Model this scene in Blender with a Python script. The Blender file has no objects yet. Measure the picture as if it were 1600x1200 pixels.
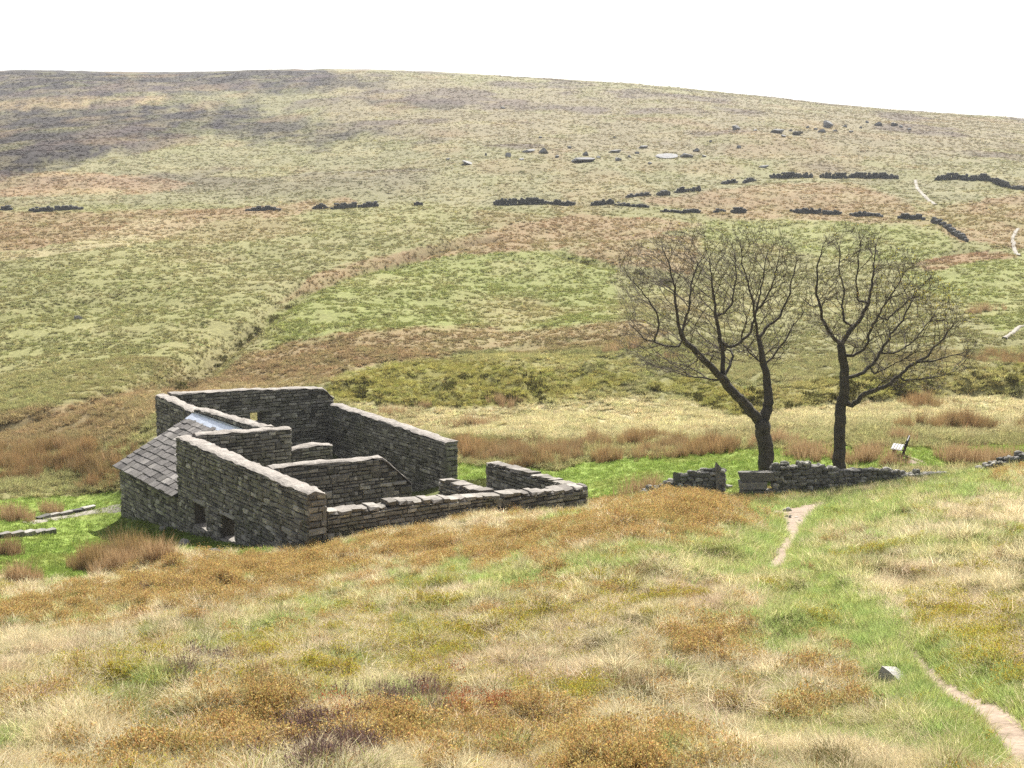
import bpy, math, random
import numpy as np
from mathutils import Vector, Matrix, kdtree

random.seed(7)
RNG = np.random.default_rng(7)
SC = bpy.context.scene
COL = SC.collection
R = math.radians

# ------------------------------------------------------------------ camera, sky, sun, exposure
PITCH = 7.4
FPX = 2000.0                                   # focal length in pixels of the 1600 px wide photograph
cam_d = bpy.data.cameras.new('camera')
cam_d.sensor_width = 36.0
cam_d.lens = 36.0 * FPX / 1600.0
cam_d.clip_start = 0.1
cam_d.clip_end = 6000
cam = bpy.data.objects.new('camera', cam_d)
cam.location = (0, 0, 0)
cam.rotation_euler = (R(90 - PITCH), 0, 0)
COL.objects.link(cam)
SC.camera = cam

SUN_EL, SUN_AZ = 50.0, 15.0                    # azimuth measured from +Y (view direction) towards +X
world = bpy.data.worlds.new('World')
SC.world = world
world.use_nodes = True
wn = world.node_tree
wn.nodes.clear()
w_out = wn.nodes.new('ShaderNodeOutputWorld')
w_bg = wn.nodes.new('ShaderNodeBackground')
w_sky = wn.nodes.new('ShaderNodeTexSky')
w_sky.sky_type = 'NISHITA'
w_sky.sun_disc = False
w_sky.sun_elevation = R(SUN_EL)
w_sky.sun_rotation = R(SUN_AZ)
w_sky.air_density = 1.0
w_sky.dust_density = 6.0
w_sky.ozone_density = 1.0
w_sky.altitude = 400
w_bg.inputs['Strength'].default_value = 0.085
w_hs = wn.nodes.new('ShaderNodeHueSaturation')
w_hs.inputs['Saturation'].default_value = 0.45
wn.links.new(w_sky.outputs[0], w_hs.inputs['Color'])
wn.links.new(w_hs.outputs[0], w_bg.inputs[0])
wn.links.new(w_bg.outputs[0], w_out.inputs[0])

sun_d = bpy.data.lights.new('sun', 'SUN')
sun_d.energy = 5.0
sun_d.angle = R(0.5)
sun_d.color = (1.0, 0.97, 0.925)
sun = bpy.data.objects.new('sun', sun_d)
sdir = Vector((math.sin(R(SUN_AZ)) * math.cos(R(SUN_EL)), math.cos(R(SUN_AZ)) * math.cos(R(SUN_EL)), math.sin(R(SUN_EL))))
sun.rotation_euler = sdir.to_track_quat('Z', 'Y').to_euler()
sun.location = (30, 60, 80)
COL.objects.link(sun)

vs = SC.view_settings
vs.view_transform = 'Standard'
vs.look = 'None'
vs.exposure = 1.3
vs.gamma = 1.0
vs.use_curve_mapping = False
SC.cycles.use_denoising = False
SC.cycles.max_bounces = 6
SC.cycles.diffuse_bounces = 3
SC.cycles.transmission_bounces = 4
SC.cycles.transparent_max_bounces = 8
SC.cycles.volume_bounces = 0

ALB = 0.44                                     # sunlit picture colour -> base colour

# ------------------------------------------------------------------ projection helpers
CP, SP = math.cos(R(PITCH)), math.sin(R(PITCH))


def pix2ut(px, py):
    """pixel -> (x/y, z/y) of its ray"""
    px = np.asarray(px, float); py = np.asarray(py, float)
    a = (px - 800.0) / FPX
    v = (600.0 - py) / FPX
    den = CP + v * SP
    return a / den, (v * CP - SP) / den


def ut2pix(u, t):
    v = (t * CP + SP) / (CP - t * SP)
    return 800.0 + u * (CP + v * SP) * FPX, 600.0 - v * FPX


def at(px, py, D):
    u, t = pix2ut(px, py)
    return np.array([float(u) * D, D, float(t) * D])


# plan of the ruin: A2 runs away from the camera to the left, B2 to the right
TH = R(34.2)
A2 = np.array([-math.sin(TH), math.cos(TH)])
B2 = np.array([math.cos(TH), math.sin(TH)])
O2 = at(483, 850, 46.0)[:2]


# ------------------------------------------------------------------ noise
def _hash(ix, iy, seed):
    h = (ix.astype(np.int64) * 374761393 + iy.astype(np.int64) * 668265263 + seed * 1442695041) & 0xFFFFFFFF
    h = ((h ^ (h >> 13)) * 1274126177) & 0xFFFFFFFF
    h = (h ^ (h >> 16)) & 0xFFFFFFFF
    return h.astype(np.float64) / 4294967295.0


def vnoise(x, y, seed=0):
    x = np.asarray(x, float); y = np.asarray(y, float)
    ix, iy = np.floor(x), np.floor(y)
    fx, fy = x - ix, y - iy
    fx = fx * fx * fx * (fx * (fx * 6 - 15) + 10); fy = fy * fy * fy * (fy * (fy * 6 - 15) + 10)
    a, b = _hash(ix, iy, seed), _hash(ix + 1, iy, seed)
    c, d = _hash(ix, iy + 1, seed), _hash(ix + 1, iy + 1, seed)
    return (a + (b - a) * fx) * (1 - fy) + (c + (d - c) * fx) * fy     # 0..1


def fbm(x, y, octv=4, seed=0):
    s, a, tot = 0, 1.0, 0
    ca, sa = math.cos(0.6), math.sin(0.6)
    for i in range(octv):
        s = s + a * (vnoise(x, y, seed + i * 17) - 0.5)
        tot += a
        a *= 0.5
        x, y = (x * ca - y * sa) * 2.03 + 3.1, (x * sa + y * ca) * 2.03 + 1.7
    return s / tot * 2                                                  # about -1..1


def sstep(a, b, x):
    t = np.clip((np.asarray(x, float) - a) / (b - a), 0, 1)
    return t * t * (3 - 2 * t)


# ------------------------------------------------------------------ terrain: height field through surveyed points
SURVEY = []
def col(px, rows):
    for py, D in rows:
        SURVEY.append((px, py, D))

col(0, [(1200, 11.5), (1100, 15.5), (1000, 25), (945, 36), (905, 46), (870, 54), (830, 60), (790, 66), (740, 76), (690, 90), (640, 108), (600, 125),
        (500, 165), (400, 230), (330, 300), (280, 370), (200, 560), (150, 720), (114, 880), (121, 1200), (135, 1600)])
col(400, [(1200, 11.5), (1100, 15), (1000, 22), (930, 31), (885, 41), (700, 78), (660, 92), (625, 106), (600, 118),
          (540, 140), (480, 165), (430, 200), (370, 250), (325, 300), (280, 370), (200, 560), (150, 720), (113, 880), (120, 1200), (135, 1600)])
col(800, [(1200, 12), (1100, 15), (1000, 19.5), (930, 25), (880, 32), (845, 38), (822, 44), (806, 50), (775, 56), (745, 63), (705, 72), (665, 88), (645, 99), (634, 103.5),
          (602, 107), (569, 111), (548, 132), (500, 155), (450, 185), (390, 225), (320, 300), (250, 400), (180, 590), (122, 860), (130, 1200), (145, 1600)])
col(1200, [(1200, 12.5), (1100, 15.5), (1000, 19.5), (900, 27), (850, 32.5), (816, 39), (793, 46), (774, 52), (744, 56), (715, 60), (692, 66), (662, 77),
           (640, 95), (628, 99), (590, 104), (574, 122), (500, 165), (420, 220), (340, 290), (270, 370), (220, 450), (175, 640), (154, 820), (162, 1200), (180, 1600)])
col(1600, [(1200, 12), (1100, 14.5), (1000, 18), (900, 24), (850, 29), (800, 36), (766, 43), (743, 50), (716, 56), (692, 63), (662, 75), (622, 100), (582, 107), (572, 118), (540, 130), (450, 180), (390, 230), (330, 290), (270, 360), (225, 500), (188, 780), (196, 1200), (215, 1600)])
SURVEY += [(478, 858, 46.5), (430, 859, 48.5), (368, 851, 52.3), (278, 833, 57.2), (187, 813, 64.5), (905, 803, 52.4), (700, 817, 49.0), (600, 832, 47.3),
           (697, 756, 66.3), (745, 744, 66), (560, 792, 61), (400, 778, 64), (645, 770, 69.5), (500, 702, 79), (1080, 776, 40), (1080, 776, 52), (1230, 772, 52.3), (1300, 770, 52.5), (1260, 786, 46.5), (1160, 775, 52), (940, 795, 42), (1000, 785, 40),
           (600, 113, 870), (1000, 134, 845), (1400, 174, 800), (200, 119, 880), (242, 688, 74), (500, 665, 82), (1000, 735, 61), (1000, 690, 74),
           (600, 850, 43), (270, 872, 44), (150, 910, 42), (1000, 632, 101), (1000, 583, 109), (560, 636, 105), (560, 600, 111), (1400, 772, 46), (1400, 756, 53.2), (1460, 757, 47), (1530, 748, 48.5), (1480, 748, 54), (1560, 738, 54.8), (1400, 705, 59)]
_S = np.array(SURVEY, float)
_U, _T = pix2ut(_S[:, 0], _S[:, 1])
_CX = np.stack([_U * 4.0, np.log(_S[:, 2])], 1)


def _kern(d2):
    return 0.5 * d2 * np.log(d2 + 1e-12)


def _tps_fit():
    n = len(_CX)
    d2 = ((_CX[:, None, :] - _CX[None, :, :]) ** 2).sum(-1)
    A = np.zeros((n + 3, n + 3))
    A[:n, :n] = _kern(d2) + np.eye(n) * 1e-3
    P = np.concatenate([np.ones((n, 1)), _CX], 1)
    A[:n, n:] = P
    A[n:, :n] = P.T
    b = np.concatenate([_T, np.zeros(3)])
    return np.linalg.solve(A, b)


_W = _tps_fit()


def tps_t(u, y):
    sh = u.shape
    q = np.stack([np.clip(u, -0.47, 0.47).ravel() * 4.0, np.log(y).ravel()], 1)
    out = np.empty(len(q))
    for i in range(0, len(q), 20000):
        qq = q[i:i + 20000]
        d2 = ((qq[:, None, :] - _CX[None, :, :]) ** 2).sum(-1)
        out[i:i + 20000] = _kern(d2) @ _W[:-3] + _W[-3] + qq @ _W[-2:]
    return out.reshape(sh)


Y0, Y1, NR, NC = 8.0, 1600.0, 760, 470
_g = np.linspace(-1, 1, NC)
GU = np.sign(_g) * (np.abs(_g) * 0.46 + np.clip(np.abs(_g) - 0.86, 0, 1) ** 2 * 36)       # fine in view, coarse outside
GL = np.linspace(math.log(Y0), math.log(Y1), NR)
UU, YY = np.meshgrid(GU, np.exp(GL))
BASE = tps_t(UU, YY) * YY                       # smooth terrain heights


def sample(G, x, y):
    """bilinear look-up on the (u, log y) grid"""
    y = np.maximum(np.asarray(y, float), Y0)
    u = np.asarray(x, float) / y
    ci = np.interp(u, GU, np.arange(NC))
    ri = (np.log(y) - GL[0]) / (GL[1] - GL[0])
    ci = np.clip(ci, 0, NC - 1.001); ri = np.clip(ri, 0, NR - 1.001)
    c0 = ci.astype(int); r0 = ri.astype(int)
    fc, fr = ci - c0, ri - r0
    return (G[r0, c0] * (1 - fc) + G[r0, c0 + 1] * fc) * (1 - fr) + (G[r0 + 1, c0] * (1 - fc) + G[r0 + 1, c0 + 1] * fc) * fr


_ys = np.exp(np.linspace(math.log(Y0), math.log(1200), 900))


def hit(px, py, G=None):
    """ground point seen at a pixel"""
    G = BASE if G is None else G
    px = np.atleast_1d(np.asarray(px, float)); py = np.atleast_1d(np.asarray(py, float))
    u, t = pix2ut(px, py)
    tt = np.stack([sample(G, u * yv, np.full_like(u, yv)) / yv for yv in _ys], 1)
    ok = tt >= t[:, None]
    k = np.argmax(ok, 1)
    k = np.where(ok.any(1), np.maximum(k, 1), len(_ys) - 1)
    i = np.arange(len(px))
    ta, tb = tt[i, k - 1], tt[i, k]
    f = np.clip((t - ta) / np.where(np.abs(tb - ta) < 1e-9, 1e-9, tb - ta), 0, 1)
    y = _ys[k - 1] * (1 - f) + _ys[k] * f
    return np.stack([u * y, y, t * y], 1)


def dist_poly(x, y, pts):
    """distance from points to a polyline, and the arc parameter (index) of the nearest point"""
    best = np.full(np.shape(x), 1e9); arc = np.zeros(np.shape(x))
    for i in range(len(pts) - 1):
        ax, ay = pts[i][0], pts[i][1]; bx, by = pts[i + 1][0], pts[i + 1][1]
        dx, dy = bx - ax, by - ay
        tt = np.clip(((x - ax) * dx + (y - ay) * dy) / (dx * dx + dy * dy + 1e-9), 0, 1)
        d = np.hypot(x - ax - tt * dx, y - ay - tt * dy)
        m = d < best
        best = np.where(m, d, best); arc = np.where(m, i + tt, arc)
    return best, arc


def hits(l):
    return hit([p[0] for p in l], [p[1] for p in l])


PATH_PX = [(1640, 1225), (1598, 1178), (1560, 1135), (1505, 1092), (1462, 1052), (1432, 1022), (1395, 995), (1330, 950), (1262, 916), (1208, 896), (1222, 868),
           (1238, 838), (1240, 812), (1252, 794), (1300, 783)]
PATH_W = [0.5, 0.48, 0.42, 0.34, 0.24, 0.16, 0.06, 0.05, 0.16, 0.34, 0.30, 0.34, 0.62, 1.0, 0.7]
PATH = hits(PATH_PX)
PATCH = hits([(1212, 800), (1240, 796), (1275, 790), (1312, 784)])
GULLIES = [  # pixel polyline, half width m, depth m
    ([(0, 668), (120, 640), (245, 600), (330, 548), (420, 490), (470, 452), (540, 425), (640, 396), (760, 372)], 2.3, 2.3),
    ([(1040, 588), (1085, 612), (1130, 640), (1165, 652), (1260, 640)], 3.0, 0.8),
    ([(880, 398), (960, 412), (1060, 440)], 3.0, 1.0),
    ([(1600, 604), (1500, 600), (1400, 612), (1330, 622)], 3.0, 1.8),
    ([(1440, 412), (1500, 395), (1560, 398)], 2.5, 1.0),
    ([(0, 260), (130, 245), (250, 225)], 5.0, 1.6),
]
GUL = [(hits(p), w, d) for p, w, d in GULLIES]

XX = UU * YY
gully_d = np.full(XX.shape, 1e9)
H = BASE.copy()
fade_far = sstep(55, 90, YY)
for pts, w, d in GUL:
    dd, _ = dist_poly(XX, YY, pts)
    H -= d * np.exp(-(dd / w) ** 2)
    gully_d = np.minimum(gully_d, dd / w)
path_dist, _pa = dist_poly(XX, YY, PATH)
_pw = np.interp(_pa, np.arange(len(PATH_W)), PATH_W)
near = 1 - sstep(50, 62, YY)
calm = sstep(0.6, 1.6, path_dist / (_pw + 0.15))
hum = fbm(XX / 1.5, YY / 1.5, 3, 5)
hum = np.where(hum > 0, hum, hum * 0.6)
NEARBASE = near * calm * (0.36 * hum + 0.12 * fbm(XX / 0.55, YY / 0.55, 2, 6)) + near * 0.22 * fbm(XX / 5.5, YY / 5.5, 2, 9) * sstep(9, 14, YY)
flat_ruin = 1 - sstep(11, 15, np.hypot(XX + 5.5, (YY - 62) * 0.9))
turf_zone = sstep(42, 52, YY) * (1 - sstep(60, 72, YY))
H += NEARBASE * (1 - 0.7 * flat_ruin) * (1 - 0.6 * turf_zone)
H -= 0.06 * (1 - sstep(0.5, 1.2, path_dist / _pw))
H += fade_far * (0.30 * fbm(XX / 3.2, YY / 3.2, 3, 21) * (1 - sstep(300, 500, YY)) + 0.7 * fbm(XX / 14, YY / 14, 3, 33))
H += sstep(110, 200, YY) * 1.6 * fbm(XX / 45, YY / 45, 3, 41) * (1 - 0.6 * sstep(500, 800, YY))
_bpx, _bpy = ut2pix(UU, BASE / YY)
bank = np.exp(-(((_bpx - 760) / 260) ** 4)) * np.exp(-(((_bpy - 598) / 36) ** 4)) * sstep(85, 95, YY) * (1 - sstep(118, 135, YY))
bank = np.maximum(bank, np.exp(-(((_bpx - 1480) / 190) ** 4)) * np.exp(-(((_bpy - 596) / 24) ** 4)) * sstep(85, 95, YY) * (1 - sstep(125, 145, YY)))
H += bank * 1.5 * fbm(XX / 2.4, YY / 5.0, 3, 51)


def gz(x, y):
    return sample(H, x, y)


def gpt(px, D):
    """ground point below a picture column at a given depth"""
    u, _ = pix2ut(px, 760)
    x = float(u) * D
    return np.array([x, D, float(gz(x, D))])


# ------------------------------------------------------------------ what grows where (base colours)
def lin(c):
    c = np.array(c, float) / 255.0
    return np.where(c <= 0.04045, c / 12.92, ((c + 0.055) / 1.055) ** 2.4)


def inpoly(px, py, poly):
    c = np.zeros(px.shape, bool)
    n = len(poly)
    for i in range(n):
        x1, y1 = poly[i]; x2, y2 = poly[(i + 1) % n]
        if y1 == y2:
            continue
        k = ((y1 > py) != (y2 > py)) & (px < (x2 - x1) * (py - y1) / (y2 - y1) + x1)
        c ^= k
    return c


def ell(px, py, cx, cy, rx, ry, rot=0.0):
    c, s = math.cos(R(rot)), math.sin(R(rot))
    dx, dy = px - cx, py - cy
    a = (dx * c + dy * s) / rx; b = (-dx * s + dy * c) / ry
    return np.sqrt(a * a + b * b)               # 1 on the rim


KHAKI, UPPER, GREENF = (170, 166, 112), (168, 162, 124), (164, 170, 98)
RUSHF, DARKH, TAN = (176, 148, 110), (62, 53, 55), (226, 214, 164)
ORANGEF, BANKC, TURF = (208, 174, 130), (164, 158, 80), (178, 202, 100)
FAR_ZONES = [
    (UPPER, 0.75, [(-900, 330), (500, 318), (1000, 325), (2500, 300), (2500, 0), (-900, 0)], 14),
    ((166, 150, 120), 0.6, [(500, 110), (1700, 190), (1700, 250), (900, 240), (520, 200)], 22),
    (ORANGEF, 0.8, [(-300, 272), (150, 270), (300, 284), (260, 300), (-300, 318)], 10),
    (ORANGEF, 0.6, [(-300, 168), (120, 150), (280, 150), (260, 162), (-300, 192)], 8),
    (DARKH, 0.95, [(-900, 100), (500, 100), (540, 128), (420, 150), (300, 145), (180, 150), (-900, 182)], 24),
    (DARKH, 0.95, [(-900, 186), (160, 166), (330, 160), (420, 168), (400, 196), (260, 218), (130, 250), (40, 276), (-900, 300)], 26),
    (DARKH, 0.8, [(380, 175), (520, 190), (620, 205), (560, 222), (420, 225), (330, 215)], 30),
    (DARKH, 0.7, [(470, 118), (620, 122), (600, 136), (470, 140)], 20),
    (DARKH, 0.55, [(560, 150), (720, 158), (730, 170), (600, 172)], 10),
    (RUSHF, 0.9, [(-300, 330), (200, 330), (430, 322), (540, 306), (560, 318), (440, 338), (330, 345), (230, 362), (100, 380), (0, 396), (-300, 400)], 9),
    ((206, 190, 145), 0.8, [(230, 340), (350, 338), (240, 378), (80, 400), (-20, 410), (-20, 398), (120, 380)], 8),
    (GREENF, 0.9, [(420, 500), (470, 456), (560, 425), (700, 400), (880, 392), (960, 415), (960, 500), (800, 520), (600, 520), (480, 540), (400, 560)], 9),
    (GREENF, 0.25, [(0, 420), (300, 420), (420, 470), (250, 590), (0, 660)], 40),
    (GREENF, 0.8, [(1400, 430), (1500, 398), (1700, 390), (1700, 500), (1560, 520), (1480, 470)], 9),
    (GREENF, 0.7, [(1100, 345), (1300, 345), (1480, 360), (1490, 390), (1430, 412), (1250, 400), (1100, 390)], 9),
    (RUSHF, 0.85, [(430, 476), (500, 425), (600, 400), (680, 380), (780, 355), (900, 335), (1010, 340), (1100, 350), (1000, 372), (860, 388), (700, 400), (560, 428), (470, 462)], 8),
    (RUSHF, 0.8, [(880, 392), (1000, 362), (1100, 372), (1080, 430), (960, 412)], 9),
    (RUSHF, 0.85, [(1000, 312), (1180, 290), (1330, 285), (1450, 330), (1600, 300), (1700, 330), (1700, 400), (1560, 385), (1500, 376), (1460, 352), (1300, 345), (1130, 342)], 10),
    ((176, 140, 108), 0.85, [(1430, 412), (1480, 398), (1560, 392), (1600, 402), (1530, 408), (1450, 424)], 6),
    (RUSHF, 0.8, [(340, 590), (400, 548), (520, 520), (640, 512), (780, 510), (800, 540), (680, 560), (560, 575), (500, 600), (380, 625), (240, 640), (250, 612)], 9),
    (RUSHF, 0.7, [(780, 520), (1000, 500), (1050, 520), (1000, 545), (900, 545), (800, 558)], 9),
    (RUSHF, 0.7, [(-100, 655), (120, 630), (240, 600), (250, 640), (200, 690), (60, 700), (-100, 700)], 10),
    ((190, 182, 118), 0.9, [(520, 590), (600, 566), (820, 552), (1000, 560), (1010, 580), (900, 600), (1010, 620), (860, 632), (700, 640), (520, 628)], 5),
    (BANKC, 0.8, [(510, 608), (560, 585), (620, 570), (760, 566), (880, 582), (960, 578), (1010, 592), (960, 606), (860, 622), (760, 636), (640, 640), (520, 622)], 9),
    (BANKC, 0.8, [(1000, 600), (1080, 590), (1160, 610), (1300, 590), (1400, 585), (1700, 560), (1700, 612), (1500, 616), (1350, 624), (1250, 634), (1170, 652), (1110, 640), (1060, 616)], 8),
    (TAN, 0.92, [(500, 645), (560, 628), (700, 638), (860, 632), (1000, 618), (1080, 628), (1150, 655), (1300, 632), (1480, 622), (1700, 625), (1700, 668), (1500, 690), (1300, 690), (1100, 690), (900, 690), (700, 680), (560, 672)], 6),
]
FAR_ZONES_BANK = [[(510, 610), (560, 592), (640, 582), (760, 578), (860, 590), (960, 590), (1010, 598), (960, 606), (860, 624), (760, 638), (640, 642), (520, 626)],
                  [(1000, 606), (1080, 596), (1160, 612), (1300, 594), (1400, 590), (1720, 566), (1720, 616), (1500, 620), (1350, 628), (1250, 634), (1170, 654), (1110, 640), (1060, 620)]]
TURF_ZONES = [  # bright grazed turf, near the ruin and the trees
    [(-200, 800), (60, 780), (190, 765), (250, 800), (500, 845), (540, 850), (420, 868), (280, 872), (120, 920), (0, 950), (-200, 1000)],
    [(700, 725), (860, 735), (1000, 715), (1140, 702), (1240, 698), (1500, 700), (1700, 690), (1700, 730), (1480, 735), (1300, 740), (1150, 775), (1000, 785), (700, 780)],
]


def warp(px, py, x, y, amp, seed):
    s = np.maximum(y, 8)
    return px + amp * fbm(px / 38, py / 22, 3, seed) * 1.6, py + amp * 0.7 * fbm(px / 30, py / 16, 3, seed + 7)


def blend(c, target, w):
    return c + (lin(target) - c) * w[:, None]


def turf_mask(px, py, y):
    m = np.zeros(px.shape)
    wx, wy = warp(px, py, None, y, 9, 71)
    for z in TURF_ZONES:
        m = np.maximum(m, inpoly(wx, wy, z) * 1.0)
    return m * sstep(42, 45, y) * (1 - sstep(76, 82, y))


# foreground patches: kind, cx, cy, rx, ry, rotation
FG = [
    ('b', 1085, 802, 105, 36, 0), ('b', 940, 822, 120, 30, -12), ('b', 770, 852, 150, 26, -8), ('b', 620, 858, 100, 20, -6), ('b', 1010, 792, 90, 24, -6),
    ('b', 400, 900, 190, 30, -8), ('b', 180, 936, 190, 26, -10), ('b', 330, 922, 120, 26, -6), ('b', 500, 872, 70, 18, 0), ('b', 20, 965, 90, 20, -8),
    ('b', 330, 1168, 170, 46, -6), ('b', 395, 1105, 90, 26, -10), ('b', 240, 1128, 90, 18, -10), ('b', 860, 1165, 210, 50, 4), ('b', 1010, 1200, 120, 40, 0),
    ('b', 620, 1150, 120, 30, 0), ('b', 1085, 1005, 70, 30, 0), ('b', 1300, 1070, 60, 20, 30), ('b', 1560, 728, 60, 7, 0),
    ('r', 735, 1100, 90, 26, 4), ('r', 560, 1125, 60, 16, 0), ('r', 300, 1130, 90, 12, -12),
    ('h', 500, 1165, 100, 36, 0), ('h', 640, 1098, 70, 20, -10), ('h', 420, 1195, 60, 20, 0), ('h', 240, 925, 60, 12, -8), ('h', 320, 1045, 50, 14, -10),
    ('y', 690, 1012, 130, 40, -8), ('y', 860, 965, 120, 24, -6), ('y', 1015, 942, 80, 22, 0), ('y', 430, 1010, 90, 16, -14), ('y', 165, 1052, 120, 30, -14),
    ('y', 640, 935, 110, 14, -10), ('y', 1535, 1010, 110, 55, 10), ('y', 1470, 945, 60, 18, 10), ('y', 870, 1080, 90, 20, 0), ('y', 640, 860, 70, 12, 0),
    ('g', 720, 908, 190, 22, -10), ('g', 930, 880, 160, 26, -8), ('g', 1120, 868, 120, 36, 0), ('g', 1180, 800, 60, 40, 0), ('g', 1330, 990, 110, 44, 30),
    ('g', 1290, 900, 90, 50, 0), ('g', 1460, 1120, 110, 34, 40), ('g', 1350, 800, 110, 34, -8), ('g', 60, 960, 140, 24, -8),
    ('g', 420, 980, 160, 24, -12), ('g', 1250, 950, 80, 40, 20), ('g', 1500, 760, 140, 22, -4), ('g', 230, 1070, 120, 24, -10), ('g', 1390, 1075, 40, 60, -20),
    ('d', 850, 1040, 130, 26, -10), ('d', 1120, 935, 70, 16, 0), ('d', 200, 1000, 110, 18, -10), ('d', 1000, 925, 40, 12, 0),
]
FGC = {'b': (204, 166, 100), 'r': (190, 136, 92), 'h': (158, 132, 116), 'y': (206, 190, 88), 'g': (184, 202, 122), 'd': (212, 186, 158), 's': (240, 225, 184)}


def fg_weights(px, py, x, y):
    """how strongly each kind of foreground growth claims a spot"""
    wx, wy = warp(px, py, x, y, 46, 81)
    out = {k: np.zeros(px.shape) for k in 'brhygd'}
    for k, cx, cy, rx, ry, rot in FG:
        e = ell(wx, wy, cx, cy, rx * 1.05, ry * 1.15, rot)
        out[k] = np.maximum(out[k], 1 - sstep(0.3, 1.35, e))
    # unruly scatter everywhere so that patches never read as painted ovals
    out['y'] = np.maximum(out['y'], 0.6 * sstep(0.28, 0.55, fbm(x / 1.3, y / 1.3, 3, 91)))
    out['b'] = np.maximum(out['b'], 0.7 * sstep(0.3, 0.55, fbm(x / 1.0, y / 1.0, 3, 95)) * (px < 1300))
    out['g'] = np.maximum(out['g'], 0.7 * sstep(0.2, 0.55, fbm(x / 1.9, y / 1.9, 3, 97)))
    return out


def paint_far(x, y, px, py):
    """cover of the valley and the far slopes"""
    c = np.tile(lin(KHAKI), (len(px), 1))
    c = c * (1 + 0.18 * fbm(x / 30, y / 30, 3, 61))[:, None]
    far = sstep(62, 82, y)
    for i, (cl, w, poly, amp) in enumerate(FAR_ZONES):
        bx = [p[0] for p in poly]; by = [p[1] for p in poly]
        g = amp * 3
        sel = np.nonzero((px > min(bx) - g) & (px < max(bx) + g) & (py > min(by) - g) & (py < max(by) + g))[0]
        if not len(sel): continue
        qx, qy = px[sel], py[sel]
        n = 4 if amp >= 12 else 2
        m = np.zeros(len(sel))
        for q in range(n):
            wx, wy = warp(qx, qy, None, y[sel], amp * (0.8 + 0.25 * q), 100 + i * 3 + q * 400)
            m += inpoly(wx, wy, poly)
        m = m / n * w * far[sel]
        if i not in (0, 1):
            m = m * np.clip((1.1 if cl is DARKH else 0.9) + 0.5 * fbm(qx / 30, qy / 9, 3, 200 + i), 0.3, 1)
        c[sel] = blend(c[sel], cl, m)
    # streaks of brown, dull green and pale bent grass on the far slopes
    c = blend(c, RUSHF, 0.4 * far * sstep(0.2, 0.5, fbm(x / 26, y / 55, 4, 63)))
    c = blend(c, (158, 158, 96), 0.35 * far * sstep(0.1, 0.5, fbm(x / 14, y / 30, 4, 64)))
    c = blend(c, (118, 102, 96), 0.65 * sstep(280, 420, y) * sstep(0.08, 0.4, fbm(x / 34, y / 60, 4, 65)))
    c = blend(c, (204, 190, 140), 0.25 * far * sstep(0.1, 0.5, fbm(x / 12, y / 16, 3, 66)))
    for pts, w, d in (GUL[0], GUL[2]):
        dd, _ = dist_poly(x, y, pts)
        c = blend(c, (124, 108, 74), 0.5 * np.exp(-(dd / (w * 0.6)) ** 2) * np.clip(0.8 + 0.8 * fbm(x / 6, y / 6, 2, 77), 0, 1))
    return c


def paint(x, y, z):
    """sunlit picture colour of the ground cover at world points (1-D arrays)"""
    px, py = ut2pix(x / y, z / y)
    px = np.clip(px, -800, 2400)
    c = np.tile(lin(KHAKI), (len(px), 1))
    fi = np.nonzero(y > 49)[0]
    if len(fi): c[fi] = paint_far(x[fi], y[fi], px[fi], py[fi])
    nearw = 1 - sstep(50, 58, y)
    s = np.tile(lin(FGC['s']), (len(px), 1)) * (1 + 0.12 * fbm(x / 0.9, y / 0.9, 2, 68))[:, None]
    w = fg_weights(px, py, x, y)
    for k in 'dgybhr':
        s = blend(s, FGC[k], {'d': 0.85, 'g': 0.8, 'y': 0.5, 'b': 0.45, 'r': 0.15, 'h': 0.25}[k] * w[k])
    c = c * (1 - nearw)[:, None] + s * nearw[:, None]
    rel = np.stack([x - O2[0], y - O2[1]], 1); Lc, Mc = rel @ A2, rel @ B2
    ins = ((Lc > 0.3) & (Lc < 30) & (Mc > np.where(Lc > 22.5, 4.2, 0.3)) & (Mc < 15)) * 1.0
    c = blend(c, (112, 120, 62), 0.9 * ins)  # floor inside the ruin: dull rough grass, wall shade painted into its colour
    tm = turf_mask(px, py, y) * (1 - ins)
    tc = np.tile(lin(TURF), (len(px), 1))
    tc = tc + (lin((188, 196, 108)) - tc) * (0.6 * sstep(0.0, 0.5, fbm(x / 2.2, y / 2.2, 3, 69)))[:, None]
    c = c * (1 - tm)[:, None] + tc * tm[:, None]
    return np.clip(c, 0.005, 1)


HAZE = 0.00014
# ------------------------------------------------------------------ generic builders
def new_obj(name, me, parent=None, loc=(0, 0, 0)):
    o = bpy.data.objects.new(name, me)
    o.location = loc
    COL.objects.link(o)
    if parent is not None:
        o.parent = parent
    return o


def tag(o, label=None, cat=None, group=None, kind=None):
    if label: o['label'] = label
    if cat: o['category'] = cat
    if group: o['group'] = group
    if kind: o['kind'] = kind
    elif cat: o['kind'] = 'thing'
    return o


def thing(name, label, cat, loc, group=None):
    o = bpy.data.objects.new(name, None)
    o.empty_display_size = 0.3
    o.location = loc
    COL.objects.link(o)
    return tag(o, label, cat, group)


def mesh(name, V, F, mat=None, smooth=False):
    me = bpy.data.meshes.new(name)
    V = np.asarray(V, float)
    me.from_pydata(V.tolist(), [], F if isinstance(F, list) else F.tolist())
    if mat: me.materials.append(mat)
    if smooth:
        me.polygons.foreach_set('use_smooth', [True] * len(me.polygons))
    me.update()
    return me


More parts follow.
